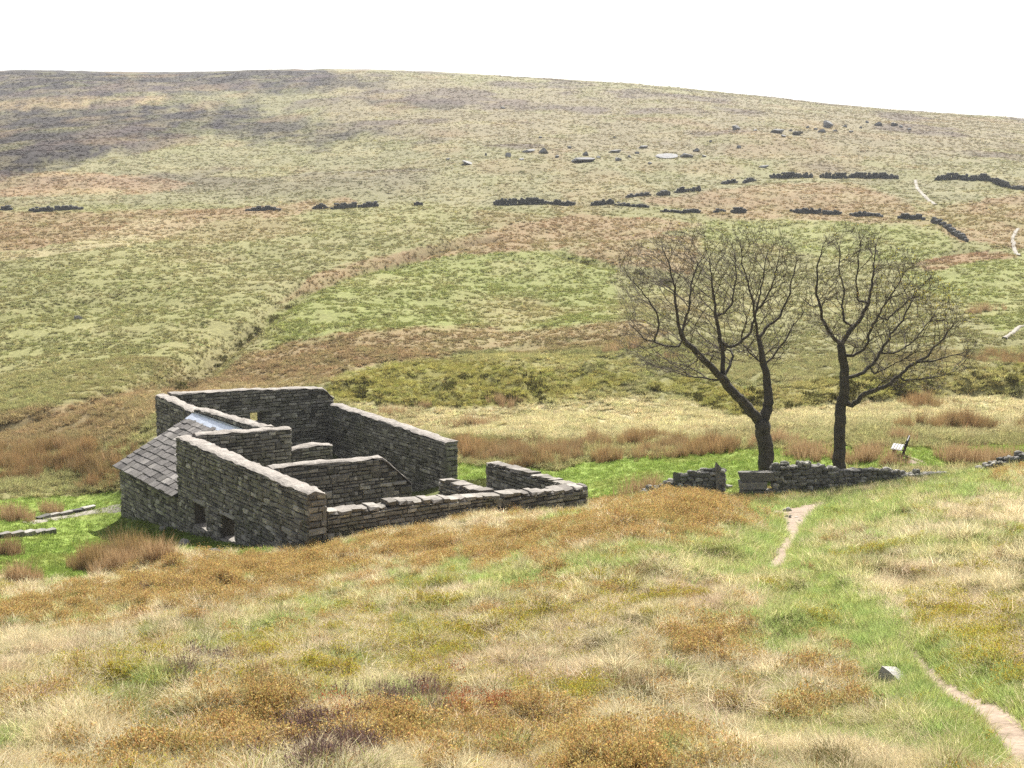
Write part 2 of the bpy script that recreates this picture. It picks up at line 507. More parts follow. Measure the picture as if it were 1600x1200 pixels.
def quadmesh(name, V, Q, mat=None, smooth=False):
    """fast mesh from an (n,4) or (n,3) index array"""
    V = np.ascontiguousarray(V, np.float32); Q = np.ascontiguousarray(Q, np.int32)
    k = Q.shape[1]
    me = bpy.data.meshes.new(name)
    me.vertices.add(len(V)); me.vertices.foreach_set('co', V.ravel())
    me.loops.add(Q.size); me.loops.foreach_set('vertex_index', Q.ravel())
    me.polygons.add(len(Q))
    me.polygons.foreach_set('loop_start', np.arange(0, Q.size, k, dtype=np.int32))
    me.polygons.foreach_set('use_smooth', np.full(len(Q), smooth, bool))
    if mat: me.materials.append(mat)
    me.update(calc_edges=True)
    return me


def set_attr(me, name, kind, arr):
    a = me.attributes.new(name, kind, 'POINT')
    key = {'FLOAT_COLOR': 'color', 'FLOAT_VECTOR': 'vector'}.get(kind, 'value')
    a.data.foreach_set(key, np.ascontiguousarray(arr).ravel())


# ------------------------------------------------------------------ materials
class NT:
    def __init__(self, name):
        self.m = bpy.data.materials.new(name)
        self.m.use_nodes = True
        self.t = self.m.node_tree
        self.t.nodes.clear()
        self.out = self.t.nodes.new('ShaderNodeOutputMaterial')

    def n(self, typ, **kw):
        nd = self.t.nodes.new(typ)
        for k, v in kw.items():
            if k in nd.inputs.keys():
                self.put(nd.inputs[k], v)
            else:
                setattr(nd, k, v)
        return nd

    def put(self, sock, v):
        if isinstance(v, bpy.types.NodeSocket):
            self.t.links.new(v, sock)
        else:
            sock.default_value = v

    def noise(self, scale, vec=None, detail=4, rough=0.6):
        nd = self.t.nodes.new('ShaderNodeTexNoise')
        nd.inputs['Scale'].default_value = scale
        nd.inputs['Detail'].default_value = detail
        nd.inputs['Roughness'].default_value = rough
        if vec is not None: self.t.links.new(vec, nd.inputs['Vector'])
        return nd.outputs['Fac']

    def ramp(self, fac, stops, interp='LINEAR'):
        nd = self.t.nodes.new('ShaderNodeValToRGB')
        nd.color_ramp.interpolation = interp
        el = nd.color_ramp.elements
        while len(el) < len(stops): el.new(0.5)
        for e, (p, c) in zip(el, stops):
            e.position = p
            e.color = (c[0], c[1], c[2], 1) if not np.isscalar(c) else (c, c, c, 1)
        self.t.links.new(fac, nd.inputs[0])
        return nd.outputs[0]

    def math(self, op, a, b=0.0):
        nd = self.t.nodes.new('ShaderNodeMath'); nd.operation = op
        self.put(nd.inputs[0], a); self.put(nd.inputs[1], b)
        return nd.outputs[0]

    def mix(self, fac, a, b, mode='MIX'):
        nd = self.t.nodes.new('ShaderNodeMix'); nd.data_type = 'RGBA'; nd.blend_type = mode
        nd.clamp_factor = True
        self.put(nd.inputs[0], fac)
        for s, v in ((nd.inputs[6], a), (nd.inputs[7], b)):
            self.put(s, v if isinstance(v, bpy.types.NodeSocket) else (v[0], v[1], v[2], 1))
        return nd.outputs[2]

    def bump(self, h, strength=0.5, dist=0.05):
        nd = self.t.nodes.new('ShaderNodeBump')
        nd.inputs['Strength'].default_value = strength
        nd.inputs['Distance'].default_value = dist
        self.t.links.new(h, nd.inputs['Height'])
        return nd.outputs[0]

    def bsdf(self, color, rough=0.85, normal=None, metal=0.0, spec=0.3):
        b = self.t.nodes.new('ShaderNodeBsdfPrincipled')
        self.put(b.inputs['Base Color'], color if isinstance(color, bpy.types.NodeSocket) else (color[0], color[1], color[2], 1))
        self.put(b.inputs['Roughness'], rough)
        b.inputs['Metallic'].default_value = metal
        b.inputs['Specular IOR Level'].default_value = spec
        if normal is not None: self.t.links.new(normal, b.inputs['Normal'])
        self.t.links.new(b.outputs[0], self.out.inputs[0])
        return b

    def pos(self):
        return self.t.nodes.new('ShaderNodeNewGeometry').outputs['Position']

    def rand(self):
        """a random number per piece, for single objects and for pieces joined in one mesh alike"""
        a = self.t.nodes.new('ShaderNodeObjectInfo').outputs['Random']
        b = self.t.nodes.new('ShaderNodeNewGeometry').outputs['Random Per Island']
        return self.math('FRACT', self.math('ADD', a, b))


def mat_ground():
    m = NT('moor_ground')
    p = m.pos()
    a = m.n('ShaderNodeAttribute', attribute_name='cover')
    n1 = m.noise(2.2, p, 6, 0.7); n2 = m.noise(14, p, 4, 0.7)
    f = m.ramp(n1, [(0.3, 0.62), (0.5, 0.95), (0.7, 1.25)])
    f2 = m.ramp(n2, [(0.3, 0.72), (0.7, 1.2)])
    c = m.mix(1.0, m.mix(1.0, a.outputs['Color'], f, 'MULTIPLY'), f2, 'MULTIPLY')
    m.bsdf(c, 0.95, m.bump(m.math('ADD', n1, m.math('MULTIPLY', n2, 0.4)), 0.9, 0.12), spec=0.1)
    return m.m


def mat_leaf(name, transl=0.45, vary=0.35, attr=None):
    """foliage: colour from the plant's own tint, thin enough to let light through"""
    m = NT(name)
    a = m.n('ShaderNodeAttribute', attribute_name='tint', attribute_type='INSTANCER')
    r = m.t.nodes.new('ShaderNodeNewGeometry').outputs['Random Per Island']
    f = m.ramp(r, [(0.0, 1 - vary), (1.0, 1 + vary)])
    c = m.mix(1.0, a.outputs['Color'], f, 'MULTIPLY')
    if attr:
        b = m.n('ShaderNodeAttribute', attribute_name=attr)
        c = m.mix(0.55, c, b.outputs['Color'])
    d = m.n('ShaderNodeBsdfDiffuse'); t = m.n('ShaderNodeBsdfTranslucent'); mx = m.n('ShaderNodeMixShader')
    m.t.links.new(c, d.inputs[0]); m.t.links.new(c, t.inputs[0])
    mx.inputs[0].default_value = transl
    m.t.links.new(d.outputs[0], mx.inputs[1]); m.t.links.new(t.outputs[0], mx.inputs[2])
    m.t.links.new(mx.outputs[0], m.out.inputs[0])
    return m.m


def mat_stone(name, dark, mid, light, lichen=0.5, moss=0.3, scale=1.0):
    m = NT(name)
    p = m.pos()
    r = m.rand()
    c = m.ramp(r, [(0.0, dark), (0.35, mid), (0.75, mid), (1.0, light)])
    n1 = m.noise(5 * scale, p, 6, 0.7); n2 = m.noise(28 * scale, p, 5, 0.7); n3 = m.noise(1.1 * scale, p, 3, 0.6)
    c = m.mix(1.0, c, m.ramp(n1, [(0.25, 0.55), (0.55, 1.0), (0.8, 1.45)]), 'MULTIPLY')
    c = m.mix(m.math('MULTIPLY', m.ramp(n2, [(0.60, 0.0), (0.70, 1.0)]), m.math('MULTIPLY', m.ramp(n1, [(0.45, 0.0), (0.65, 1.0)]), lichen)), c, (0.46, 0.45, 0.41))
    c = m.mix(m.math('MULTIPLY', m.ramp(n3, [(0.5, 0.0), (0.68, 1.0)]), moss), c, (0.10, 0.11, 0.04))
    m.bsdf(c, 0.92, m.bump(m.math('ADD', n1, m.math('MULTIPLY', n2, 0.5)), 0.7, 0.03), spec=0.2)
    return m.m


def mat_simple(name, col_a, col_b, scale=6, rough=0.9, bump=0.5, dist=0.02, spec=0.2, metal=0.0):
    m = NT(name)
    p = m.pos()
    n1 = m.noise(scale, p, 6, 0.7); n2 = m.noise(scale * 6, p, 4, 0.7)
    c = m.mix(m.ramp(n1, [(0.3, 0.0), (0.7, 1.0)]), col_a, col_b)
    c = m.mix(1.0, c, m.ramp(n2, [(0.3, 0.75), (0.7, 1.2)]), 'MULTIPLY')
    m.bsdf(c, rough, m.bump(m.math('ADD', n1, m.math('MULTIPLY', n2, 0.5)), bump, dist), metal=metal, spec=spec)
    return m.m


M_GROUND = mat_ground()
M_GRASS = mat_leaf('grass_blades', 0.5, 0.35)
M_RUSH = mat_leaf('rush_stems', 0.4, 0.4)
M_SHRUB = mat_leaf('shrub_leaves', 0.4, 0.35, 'leaf')
M_WALL = mat_stone('gritstone_wall', (0.08, 0.074, 0.064), (0.215, 0.198, 0.17), (0.43, 0.40, 0.345), 0.9, 0.3)
M_MORTAR = mat_simple('wall_core', (0.05, 0.046, 0.038), (0.10, 0.09, 0.075), 5)
M_COPING = mat_simple('mortar_coping', (0.15, 0.133, 0.115), (0.31, 0.283, 0.248), 2.2, 0.95, 1.0, 0.06)
M_CAP = mat_stone('cap_stones', (0.13, 0.115, 0.098), (0.215, 0.195, 0.168), (0.31, 0.285, 0.245), 0.6, 0.12)
M_SLATE = mat_stone('stone_slates', (0.06, 0.054, 0.049), (0.12, 0.11, 0.101), (0.25, 0.232, 0.21), 0.25, 0.06)
M_LEAD = mat_simple('lead_flashing', (0.42, 0.46, 0.52), (0.56, 0.6, 0.66), 3, 0.35, 0.3, 0.01, 0.5, 0.6)
M_DRY = mat_stone('drystone', (0.075, 0.072, 0.066), (0.2, 0.188, 0.165), (0.42, 0.395, 0.345), 0.9, 0.2)
M_ROCK = mat_stone('pale_rock', (0.2, 0.185, 0.165), (0.27, 0.252, 0.225), (0.34, 0.32, 0.29), 0.5, 0.08)
M_FARROCK = mat_stone('hill_boulder', (0.18, 0.178, 0.172), (0.24, 0.236, 0.226), (0.31, 0.304, 0.29), 0.4, 0.1, 0.2)
M_FARWALL = mat_stone('far_drystone', (0.07, 0.07, 0.068), (0.115, 0.113, 0.108), (0.2, 0.195, 0.18), 0.4, 0.1, 0.3)
M_DIRT = mat_simple('trodden_earth', (0.15, 0.11, 0.078), (0.30, 0.235, 0.175), 2.4, 0.95, 0.8, 0.04)
M_FLAG = mat_simple('pale_flagstone', (0.17, 0.152, 0.122), (0.28, 0.256, 0.21), 2, 0.9, 0.4, 0.03)
M_BARK = mat_simple('sycamore_bark', (0.045, 0.04, 0.032), (0.12, 0.108, 0.085), 4, 0.95, 0.9, 0.05)
M_TWIG = mat_simple('twig_bark', (0.07, 0.057, 0.045), (0.125, 0.103, 0.08), 3, 0.95, 0.2, 0.01)
M_WOOD = mat_simple('weathered_bench_wood', (0.17, 0.163, 0.15), (0.26, 0.25, 0.235), 9, 0.75, 0.4, 0.01, 0.4)
M_DARKWOOD = mat_simple('dark_bench_post', (0.03, 0.028, 0.026), (0.06, 0.055, 0.05), 9, 0.8, 0.4, 0.01)

# ------------------------------------------------------------------ the ground: one sheet from behind the camera to beyond the skyline
def build_ground():
    V = np.stack([XX, YY, H], -1)
    extra_y = np.linspace(-10, 7.6, 14)
    rows = []
    x8, z8 = XX[0], H[0]
    for yv in extra_y:
        f = np.clip(yv / 8.0, 0, 1)
        z = (-1.7 + (-0.12 * yv if yv < 0 else 0)) * (1 - f) + z8 * f
        rows.append(np.stack([x8, np.full(NC, yv), z], -1))
    A = np.concatenate([np.array(rows), V], 0)
    nr = A.shape[0]
    idx = np.arange(nr * NC).reshape(nr, NC)
    Q = np.stack([idx[:-1, :-1], idx[:-1, 1:], idx[1:, 1:], idx[1:, :-1]], -1).reshape(-1, 4)
    Vf = A.reshape(-1, 3)
    yy = np.maximum(Vf[:, 1], 8.0)
    c = paint(Vf[:, 0], yy, Vf[:, 2]) * ALB
    ro = (yy > 88)[None, :]
    # bare-ish ground between the tufts, steep banks show peat and moss
    split = len(extra_y) + int(np.searchsorted(YY[:, 0], 66.0))
    for nm, r0, r1, lb in (('ground', 0, split, None), ('hill', split, nr - 1, None)):
        q = Q[r0 * (NC - 1):r1 * (NC - 1)]
        lo = r0 * NC; hi = (r1 + 1) * NC
        me = quadmesh(nm, Vf[lo:hi], q - lo, M_GROUND, True)
        set_attr(me, 'cover', 'FLOAT_COLOR', np.concatenate([c[lo:hi], np.ones((hi - lo, 1))], 1))
        tag(new_obj(nm, me), kind='structure')


build_ground()


def ribbon(name, pts, widths, mat, lift=0.02, seg=0.2, wob=0.55, seed=3):
    """an uneven strip lying on the ground"""
    P = np.array([p[:2] for p in pts]); L = np.concatenate([[0], np.cumsum(np.hypot(*np.diff(P, axis=0).T))])
    n = max(4, int(L[-1] / seg))
    s = np.linspace(0, L[-1], n)
    x = np.interp(s, L, P[:, 0]); y = np.interp(s, L, P[:, 1]); w = np.interp(s, L, widths)
    for _ in range(3):
        x[1:-1] = (x[:-2] + 2 * x[1:-1] + x[2:]) / 4; y[1:-1] = (y[:-2] + 2 * y[1:-1] + y[2:]) / 4
    dx, dy = np.gradient(x), np.gradient(y); l = np.hypot(dx, dy) + 1e-9
    nx, ny = -dy / l, dx / l
    wl = w * (1 + wob * fbm(s / 0.7, s * 0 + 1, 3, seed)); wr = w * (1 + wob * fbm(s / 0.7, s * 0 + 9, 3, seed + 5))
    K = 7
    V = []
    for k in range(K):
        f = k / (K - 1) * 2 - 1
        off = np.where(f < 0, f * wl, f * wr)
        X, Y = x + nx * off, y + ny * off
        V.append(np.stack([X, Y, gz(X, Y) + (lift if abs(f) < 0.99 else -0.02)], -1))
    V = np.array(V).transpose(1, 0, 2).reshape(-1, 3)
    idx = np.arange(n * K).reshape(n, K)
    Q = np.stack([idx[:-1, :-1], idx[:-1, 1:], idx[1:, 1:], idx[1:, :-1]], -1).reshape(-1, 4)
    return tag(new_obj(name, quadmesh(name, V, Q, mat, True)), kind='structure')


ribbon('dirt_path', [p for p in PATH[:7]], PATH_W[:7], M_DIRT, 0.02)
ribbon('dirt_path', PATCH, [0.6, 1.3, 1.2, 0.6], M_DIRT, 0.026, seed=14)
ribbon('dirt_path', [p for p in PATH[8:]], PATH_W[8:], M_DIRT, 0.02, seed=8)
for pl, w in (([(1430, 282), (1434, 296), (1446, 308), (1462, 320)], 0.75), ([(1590, 358), (1582, 372), (1584, 384), (1592, 400)], 0.6), ([(1570, 530), (1584, 520), (1604, 508)], 0.42)):
    pts = hit([p[0] for p in pl], [p[1] for p in pl], H)
    ribbon('flagged_path', pts, [w * 0.62] * len(pts), M_FLAG, 0.2, 0.8, 0.5)
pl = [(40, 818), (75, 812), (120, 803), (160, 796), (200, 790)]
ribbon('flagged_path', hit([p[0] for p in pl], [p[1] for p in pl], H), [0.3, 0.45, 0.3, 0.5, 0.5], M_FLAG, 0.03, 0.3, 0.6)

# ------------------------------------------------------------------ masonry
def stone_template(seed, bev=0.10, jit=0.11):
    r = random.Random(seed)
    V = []
    for y, ins in ((0.5, 0.0), (-0.22, 0.0), (-0.5, bev)):
        for sx, sz in ((-1, -1), (1, -1), (1, 1), (-1, 1)):
            V.append((sx * (0.5 - ins * r.uniform(0.5, 1.4)) + r.uniform(-jit, jit) * 0.5, y + (r.uniform(-0.10, 0.10) if y < 0.4 else 0),
                      sz * (0.5 - ins * 1.2 * r.uniform(0.5, 1.4)) + r.uniform(-jit, jit)))
    F = [(0, 3, 2, 1)]
    for a in (0, 4):
        for k in range(4):
            F.append((a + k, a + (k + 1) % 4, a + 4 + (k + 1) % 4, a + 4 + k))
    F.append((8, 9, 10, 11))
    return np.array(V), F


def rubble_template(seed):
    r = random.Random(seed)
    V = []
    for z, s in ((-0.5, 0.78), (-0.12, 1.0), (0.25, 0.94), (0.5, 0.6)):
        for k in range(7):
            a = 2 * math.pi * (k + r.uniform(-0.25, 0.25)) / 7
            q = s * r.uniform(0.8, 1.1)
            cx, cy = math.cos(a), math.sin(a)
            e = 1 / max(abs(cx), abs(cy)) ** 0.6
            V.append((0.5 * cx * q * e, 0.5 * cy * q * e, z + r.uniform(-0.08, 0.08)))
    F = [tuple(range(6, -1, -1))]
    for a in range(0, 21, 7):
        for k in range(7):
            F.append((a + k, a + (k + 1) % 7, a + 7 + (k + 1) % 7, a + 7 + k))
    F.append(tuple(range(21, 28)))
    return np.array(V), F


TPL = [stone_template(s) for s in range(14)]
RTPL = [rubble_template(s) for s in range(12)]
_tplcache = {}


def tpl_mesh(bank, i, name, mat):
    key = (id(bank), i, name, mat.name)
    if key not in _tplcache:
        V, F = bank[i]
        _tplcache[key] = mesh(name, V, [tuple(f) for f in F], mat)
    return _tplcache[key]


class Masonry:
    """collects the stones of one thing; the ones that show largest become objects, the rest one joined part per wall"""
    def __init__(self, root):
        self.root = root
        self.o = np.array(root.location)
        self.st = []                      # (score, wall part, matrix 3x3, position, bank, index, name, material)

    def add(self, part, M3, p, bank, i, name, mat, score):
        self.st.append((score, part, M3, np.asarray(p), bank, i, name, mat))

    def finish(self, limit, minscore=0.0, stuff='stonework'):
        self.st.sort(key=lambda s: -s[0])
        single = [s for s in self.st[:limit] if s[0] >= minscore]
        rest = self.st[len(single):]
        for sc, part, M3, p, bank, i, name, mat in single:
            o = bpy.data.objects.new(name, tpl_mesh(bank, i, name, mat))
            m = Matrix(M3.tolist()).to_4x4()
            m.translation = Vector(p - self.o)
            o.matrix_local = m
            COL.objects.link(o)
            o.parent = part if part is not None else self.root
        by = {}
        for s in rest:
            by.setdefault((s[1].name if s[1] else '', s[7].name), []).append(s)
        for key, ss in by.items():
            V, F, n = [], [], 0
            for sc, part, M3, p, bank, i, name, mat in ss:
                v, f = bank[i]
                V.append(v @ M3.T + (p - self.o))
                F += [tuple(k + n for k in q) for q in f]
                n += len(v)
            o = new_obj(stuff, mesh(stuff, np.concatenate(V), F, ss[0][7]), ss[0][1] if ss[0][1] else self.root)
            o['kind'] = 'stuff'


def frame3(d, n, sl, sd, sh, roll=0.0):
    """columns: length along d, depth along -n, height up; slightly rolled in the face"""
    d = np.array([d[0], d[1], 0.0]); n = np.array([n[0], n[1], 0.0])
    Z = np.array([0, 0, 1.0])
    Y = -n
    X = np.cross(Y, Z)
    c, s = math.cos(roll), math.sin(roll)
    X2, Z2 = X * c + Z * s, Z * c - X * s
    return np.stack([X2 * sl, Y * sd, Z2 * sh], 1)


def fill_face(ms, part, p0, d, n, length, top, z_lo, ground, openings, ch=(0.12, 0.24), sl=(0.2, 0.55), bias=1.0, mat=None, name='stone', wonk=1.0, proud=(0.02, 0.06)):
    """lay uneven courses of stones on one face. top(s) and ground(s) give heights along the face"""
    r = random
    ss = np.linspace(0, length, 25)
    zmax = max(top(s) for s in ss)
    z = z_lo
    while z < zmax - 0.03:
        h = r.uniform(*ch)
        zm = z + h / 2
        cuts = [(a, b) for a, b, z0, z1 in openings if z0 - 0.02 < zm < z1 + 0.02]
        spans, s0 = [], 0.0
        for a, b in sorted(cuts):
            if a > s0: spans.append((s0, a))
            s0 = max(s0, b)
        if s0 < length: spans.append((s0, length))
        for a, b in spans:
            s = a
            while s < b - 0.02:
                l = min(r.uniform(*sl) * (1.0 if r.random() > 0.15 else 1.5), b - s)
                if b - s - l < sl[0] * 0.5: l = b - s
                sm = s + l / 2
                tz, gz_ = min(top(s), top(s + l), top(sm)), ground(sm)
                big = r.random() < 0.10 and l < 0.6
                hh = min(h * (1.9 if big else 1.0), tz - z)
                if hh > 0.045 and z + hh > gz_ - 0.08:
                    dep = 0.16
                    pr = r.uniform(*proud) + (0.018 if big else 0)
                    zz = z + hh / 2 + r.uniform(-0.012, 0.012) * wonk
                    pos = np.array([p0[0] + d[0] * sm + n[0] * (pr - dep / 2), p0[1] + d[1] * sm + n[1] * (pr - dep / 2), zz])
                    D = max(pos[1], 5)
                    score = l * hh * (FPX / D) ** 2 * bias
                    M3 = frame3(d, n, max(l - 0.024, 0.03), dep, max(hh * r.uniform(0.8, 1.02) - 0.02, 0.03), r.gauss(0, 0.04) * wonk)
                    ms.add(part, M3, pos, TPL, r.randrange(len(TPL)), name, mat or M_WALL, score)
                s += l
        z += h


def prof(pts):
    xs = [p[0] for p in pts]; zs = [p[1] for p in pts]
    return lambda s: float(np.interp(s, xs, zs))


def wall_core(name, root, p0, d, n, length, th, top, base, openings, mat, inset=0.035):
    """the body of the wall behind its facing stones, with its openings left open"""
    o = np.array(root.location)
    cuts = sorted(set([0.0, length] + [x for a, b, *_ in openings for x in (a, b)] + list(np.arange(0.4, length, 0.4))))
    cuts = [c for c in cuts if 0 <= c <= length]
    V, F = [], []
    P0 = np.array([p0[0], p0[1], 0.0]); dd = np.array([d[0], d[1], 0.0]); nn = np.array([n[0], n[1], 0.0])
    cells = []
    for a, b in zip(cuts[:-1], cuts[1:]):
        if b - a < 1e-6: continue
        m = (a + b) / 2
        iv, z = [], ('base',)
        ops = sorted([(z0, z1) for x0, x1, z0, z1 in openings if x0 < m < x1])
        lo = None
        for z0, z1 in ops:
            iv.append((lo, z0)); lo = z1
        iv.append((lo, None))
        cells.append((a, b, iv))
    for k, (a, b, iv) in enumerate(cells):
        for lo, hi in iv:
            zs = []
            for s in (a, b):
                l = base if lo is None else lo
                h = (top(s) - 0.03) if hi is None else hi
                zs.append((l, max(h, l + 0.01)))
            s0 = a + (inset if k == 0 else 0); s1 = b - (inset if k == len(cells) - 1 else 0)
            q = len(V)
            for s, (l, h) in ((s0, zs[0]), (s1, zs[1])):
                for off in (inset, th - inset):
                    for zz in (l, h):
                        V.append(P0 + dd * s - nn * off + np.array([0, 0, zz]) - o)
            # 0 out lo,1 out hi,2 in lo,3 in hi ; 4.. far end
            F += [(q, q + 4, q + 5, q + 1), (q + 2, q + 3, q + 7, q + 6), (q + 1, q + 5, q + 7, q + 3), (q, q + 2, q + 6, q + 4)]
            op_prev = k == 0 or cells[k - 1][2] != iv
            op_next = k == len(cells) - 1 or cells[k + 1][2] != iv
            if op_prev: F.append((q, q + 1, q + 3, q + 2))
            if op_next: F.append((q + 4, q + 6, q + 7, q + 5))
    return new_obj(name, mesh(name, V, F, mat), root)


def coping(name, part, root, p0, d, n, length, th, top, mat, hgt=0.10, over=0.03, seed=1, rough=1.9):
    """hump of weathered mortar over a wall head"""
    o = np.array(root.location)
    k = max(4, int(length / 0.22))
    S = np.linspace(-over, length + over, k)
    prof_ = [(-over, -0.05), (-over, 0.35), (0.10, 0.8), (0.32, 1.0), (0.62, 1.0), (0.88, 0.75), (1.0 + over, 0.35), (1.0 + over, -0.05)]
    V = []
    for i, s in enumerate(S):
        for j, (f, hz) in enumerate(prof_):
            off = f * th if 0 <= f <= 1 else (f if f < 0 else th + over)
            nz = rough * 0.035 * float(fbm(np.array(s / 0.45), np.array(j * 0.7 + seed * 5.0), 2, seed))
            e = 0.02 if i in (0, k - 1) else 0.0
            V.append((p0[0] + d[0] * s - n[0] * (off + nz * 0.7), p0[1] + d[1] * s - n[1] * (off + nz * 0.7), top(min(max(s, 0), length)) + hz * hgt + nz - e))
    V = np.array(V) - o
    K = len(prof_)
    F = []
    for i in range(k - 1):
        for j in range(K - 1):
            a = i * K + j
            F.append((a, a + 1, a + K + 1, a + K))
    F.append(tuple(range(K - 1, -1, -1)))
    F.append(tuple((k - 1) * K + j for j in range(K)))
    return new_obj(name, mesh(name, V, F, mat, False), part)


# ---- plan of the ruin: A runs away from the camera to the left, B to the right


def PL(L, M):
    return O2 + A2 * L + B2 * M


def solve(p0, d, px, py):
    """distance along the plan line p0 + s d that is seen in picture column px"""
    u = float(pix2ut(px, py)[0])
    return (u * p0[1] - p0[0]) / (d[0] - u * d[1])


def tops(p0, d, pxs):
    out = []
    for px, py in pxs:
        s = solve(p0, d, px, py)
        yv = p0[1] + d[1] * s
        out.append((s, float(pix2ut(px, py)[1]) * yv))
    return sorted(out)


def groundfn(p0, d):
    return lambda s: float(gz(p0[0] + d[0] * s, p0[1] + d[1] * s))


def masonry_wall(ms, name, p0, d, n, length, th, toppts, openings=(), cap='mortar', ch=(0.10, 0.25), sl=(0.16, 0.62), bias_front=1.0, bias_back=0.05, seed=1, ends=(True, True), mat=None, back_bias=None):
    """a standing wall: outer face on the n side of p0..p0+length*d"""
    root = ms.root
    top = prof(toppts)
    g = groundfn(p0, d)
    zlo = min(min(g(s), g(s)) for s in np.linspace(0, length, 12)) - 0.5
    pb = p0 - n * th
    zlo = min(zlo, min(groundfn(pb, d)(s) for s in np.linspace(0, length, 12)) - 0.4)
    part = wall_core(name, root, p0, d, n, length, th, top, zlo, openings, M_MORTAR)
    fill_face(ms, part, p0, d, n, length, top, zlo + 0.2, g, openings, ch, sl, bias_front, mat)
    fill_face(ms, part, pb, d, -n, length, top, zlo + 0.2, groundfn(pb, d), openings, ch, sl, bias_back if back_bias is None else back_bias, mat)
    for e, s in zip(ends, (0.0, length)):
        if e:
            q = p0 + d * s
            dn = -d if s == 0 else d
            t = top(s)
            fill_face(ms, part, q, -n, dn, th, lambda w: t, zlo + 0.2, groundfn(q, -n), (), (0.2, 0.32), (0.3, 0.75), 1.6 if s == 0 else 0.3, mat, 'quoin')
    # openings: lintel and sill
    for a, b, z0, z1 in openings:
        for nm, zc, hh, ex in (('lintel', z1 + 0.11, 0.2, 0.18), ('sill', z0 - 0.04, 0.1, 0.05)):
            c = p0 + d * ((a + b) / 2) - n * (th / 2 - 0.03)
            V, F = TPL[3]
            M3 = frame3(d, n, b - a + 2 * ex, th + 0.05, hh)
            o = bpy.data.objects.new(nm, tpl_mesh(TPL, 3, nm, M_CAP if nm == 'sill' else M_WALL))
            mm = Matrix(M3.tolist()).to_4x4(); mm.translation = Vector(np.array([c[0], c[1], zc]) - ms.o)
            o.matrix_local = mm
            COL.objects.link(o); o.parent = part
    if cap == 'mortar':
        coping('coping', part, root, p0, d, n, length, th, top, M_COPING, seed=seed)
    elif cap == 'stones':
        s = 0.0
        while s < length - 0.1:
            l = min(random.uniform(0.28, 0.62), length - s)
            hh = random.uniform(0.13, 0.2)
            sm = s + l / 2
            slope = math.atan2(top(s + l) - top(s), l) * 0.6
            c = p0 + d * sm - n * (th / 2 + random.uniform(-0.04, 0.04))
            M3 = frame3(d, n, l - 0.02, th + random.uniform(0.02, 0.14), hh, slope + random.gauss(0, 0.035))
            tl = random.gauss(0.05, 0.05)             # tilt across the wall
            Rx = np.array(Matrix.Rotation(tl, 3, Vector((d[0], d[1], 0))))
            ms.add(part, Rx @ M3, np.array([c[0], c[1], top(sm) + hh / 2 - 0.01]), TPL, random.randrange(len(TPL)), 'cap_stone', M_CAP, 1e6)
            s += l
    return part


house = thing('ruined_farmhouse', 'roofless ruined farmhouse of dark gritstone with one stone slated shed roof', 'ruin', tuple(PL(8, 6)) + (float(gz(*PL(8, 6))),))
MS = Masonry(house)
# near wall: outer face looks left, towards the camera's left
p = PL(0, 0)
tp = tops(p, A2, [(483, 775), (279, 686)])
LN = solve(p, A2, 278, 760)
nw = [(solve(p, A2, 322, 800), solve(p, A2, 303, 790)), (solve(p, A2, 367, 820), solve(p, A2, 346, 815))]
def zat(p0, d, px, py):
    s = solve(p0, d, px, py); return float(pix2ut(px, py)[1]) * (p0[1] + d[1] * s)
op = [(nw[0][0], nw[0][1], zat(p, A2, 312, 824), zat(p, A2, 312, 787)), (nw[1][0], nw[1][1], zat(p, A2, 357, 845), zat(p, A2, 357, 808))]
near_part = masonry_wall(MS, 'side_wall', p, A2, -B2, LN, 0.72, tp, op, bias_front=0.55, seed=2)
# return wall from its far corner to the right, with a lower stub beyond
p = PL(LN - 0.7, 0.72)
tp = tops(p, B2, [(300, 682), (455, 671)])
LR = solve(p, B2, 455, 690)
masonry_wall(MS, 'return_wall', p, B2, -A2, LR, 0.65, [(-1, tp[0][1])] + tp, bias_front=1.0, seed=3, ends=(False, True))
p2 = p + B2 * (LR + 0.02)
LS = solve(p2, B2, 519, 700)
z0 = zat(p2, B2, 490, 699)
masonry_wall(MS, 'wall_stub', p2, B2, -A2, LS, 0.65, [(0, z0 - 0.05), (LS * 0.6, z0 + 0.06), (LS, z0 - 0.05)], bias_front=1.2, seed=4, ends=(False, True))
# backing wall of the shed roof
MB_ = 4.15
pS = PL(LN, MB_)
LSH = solve(PL(0, 0), A2, 187, 770)
tp = tops(pS, A2, [(428, 676), (316, 644)])
LB = LSH - LN
masonry_wall(MS, 'backing_wall', pS, A2, -B2, LB, 0.6, [(0, tp[0][1]), (LB, tp[-1][1])], bias_front=0.4, seed=5, ends=(False, True))
# far left wall continues the backing wall to the back corner
pF = PL(LSH + 0.02, MB_)
LF = solve(pF, A2, 244, 640)
tp = tops(pF, A2, [(315, 650), (244, 619)])
masonry_wall(MS, 'side_wall', pF, A2, -B2, LF, 0.7, [(0, tp[0][1]), (LF, tp[-1][1])], bias_front=0.4, seed=6, ends=(False, True))
# back wall
pK = PL(LSH + LF, MB_ + 0.72)
LK = solve(pK, B2, 505, 610)
tp = tops(pK, B2, [(275, 614), (320, 612), (400, 608), (470, 606), (500, 607), (512, 620)])
pKf = pK - A2 * 0.7
w0, w1 = solve(pKf, B2, 391, 650), solve(pKf, B2, 409, 650)
masonry_wall(MS, 'back_wall', pKf, B2, -A2, LK + 0.35, 0.7, tp, [(w0, w1, zat(pKf, B2, 400, 660), zat(pKf, B2, 400, 643))], bias_front=0.8, seed=7, ends=(False, True))
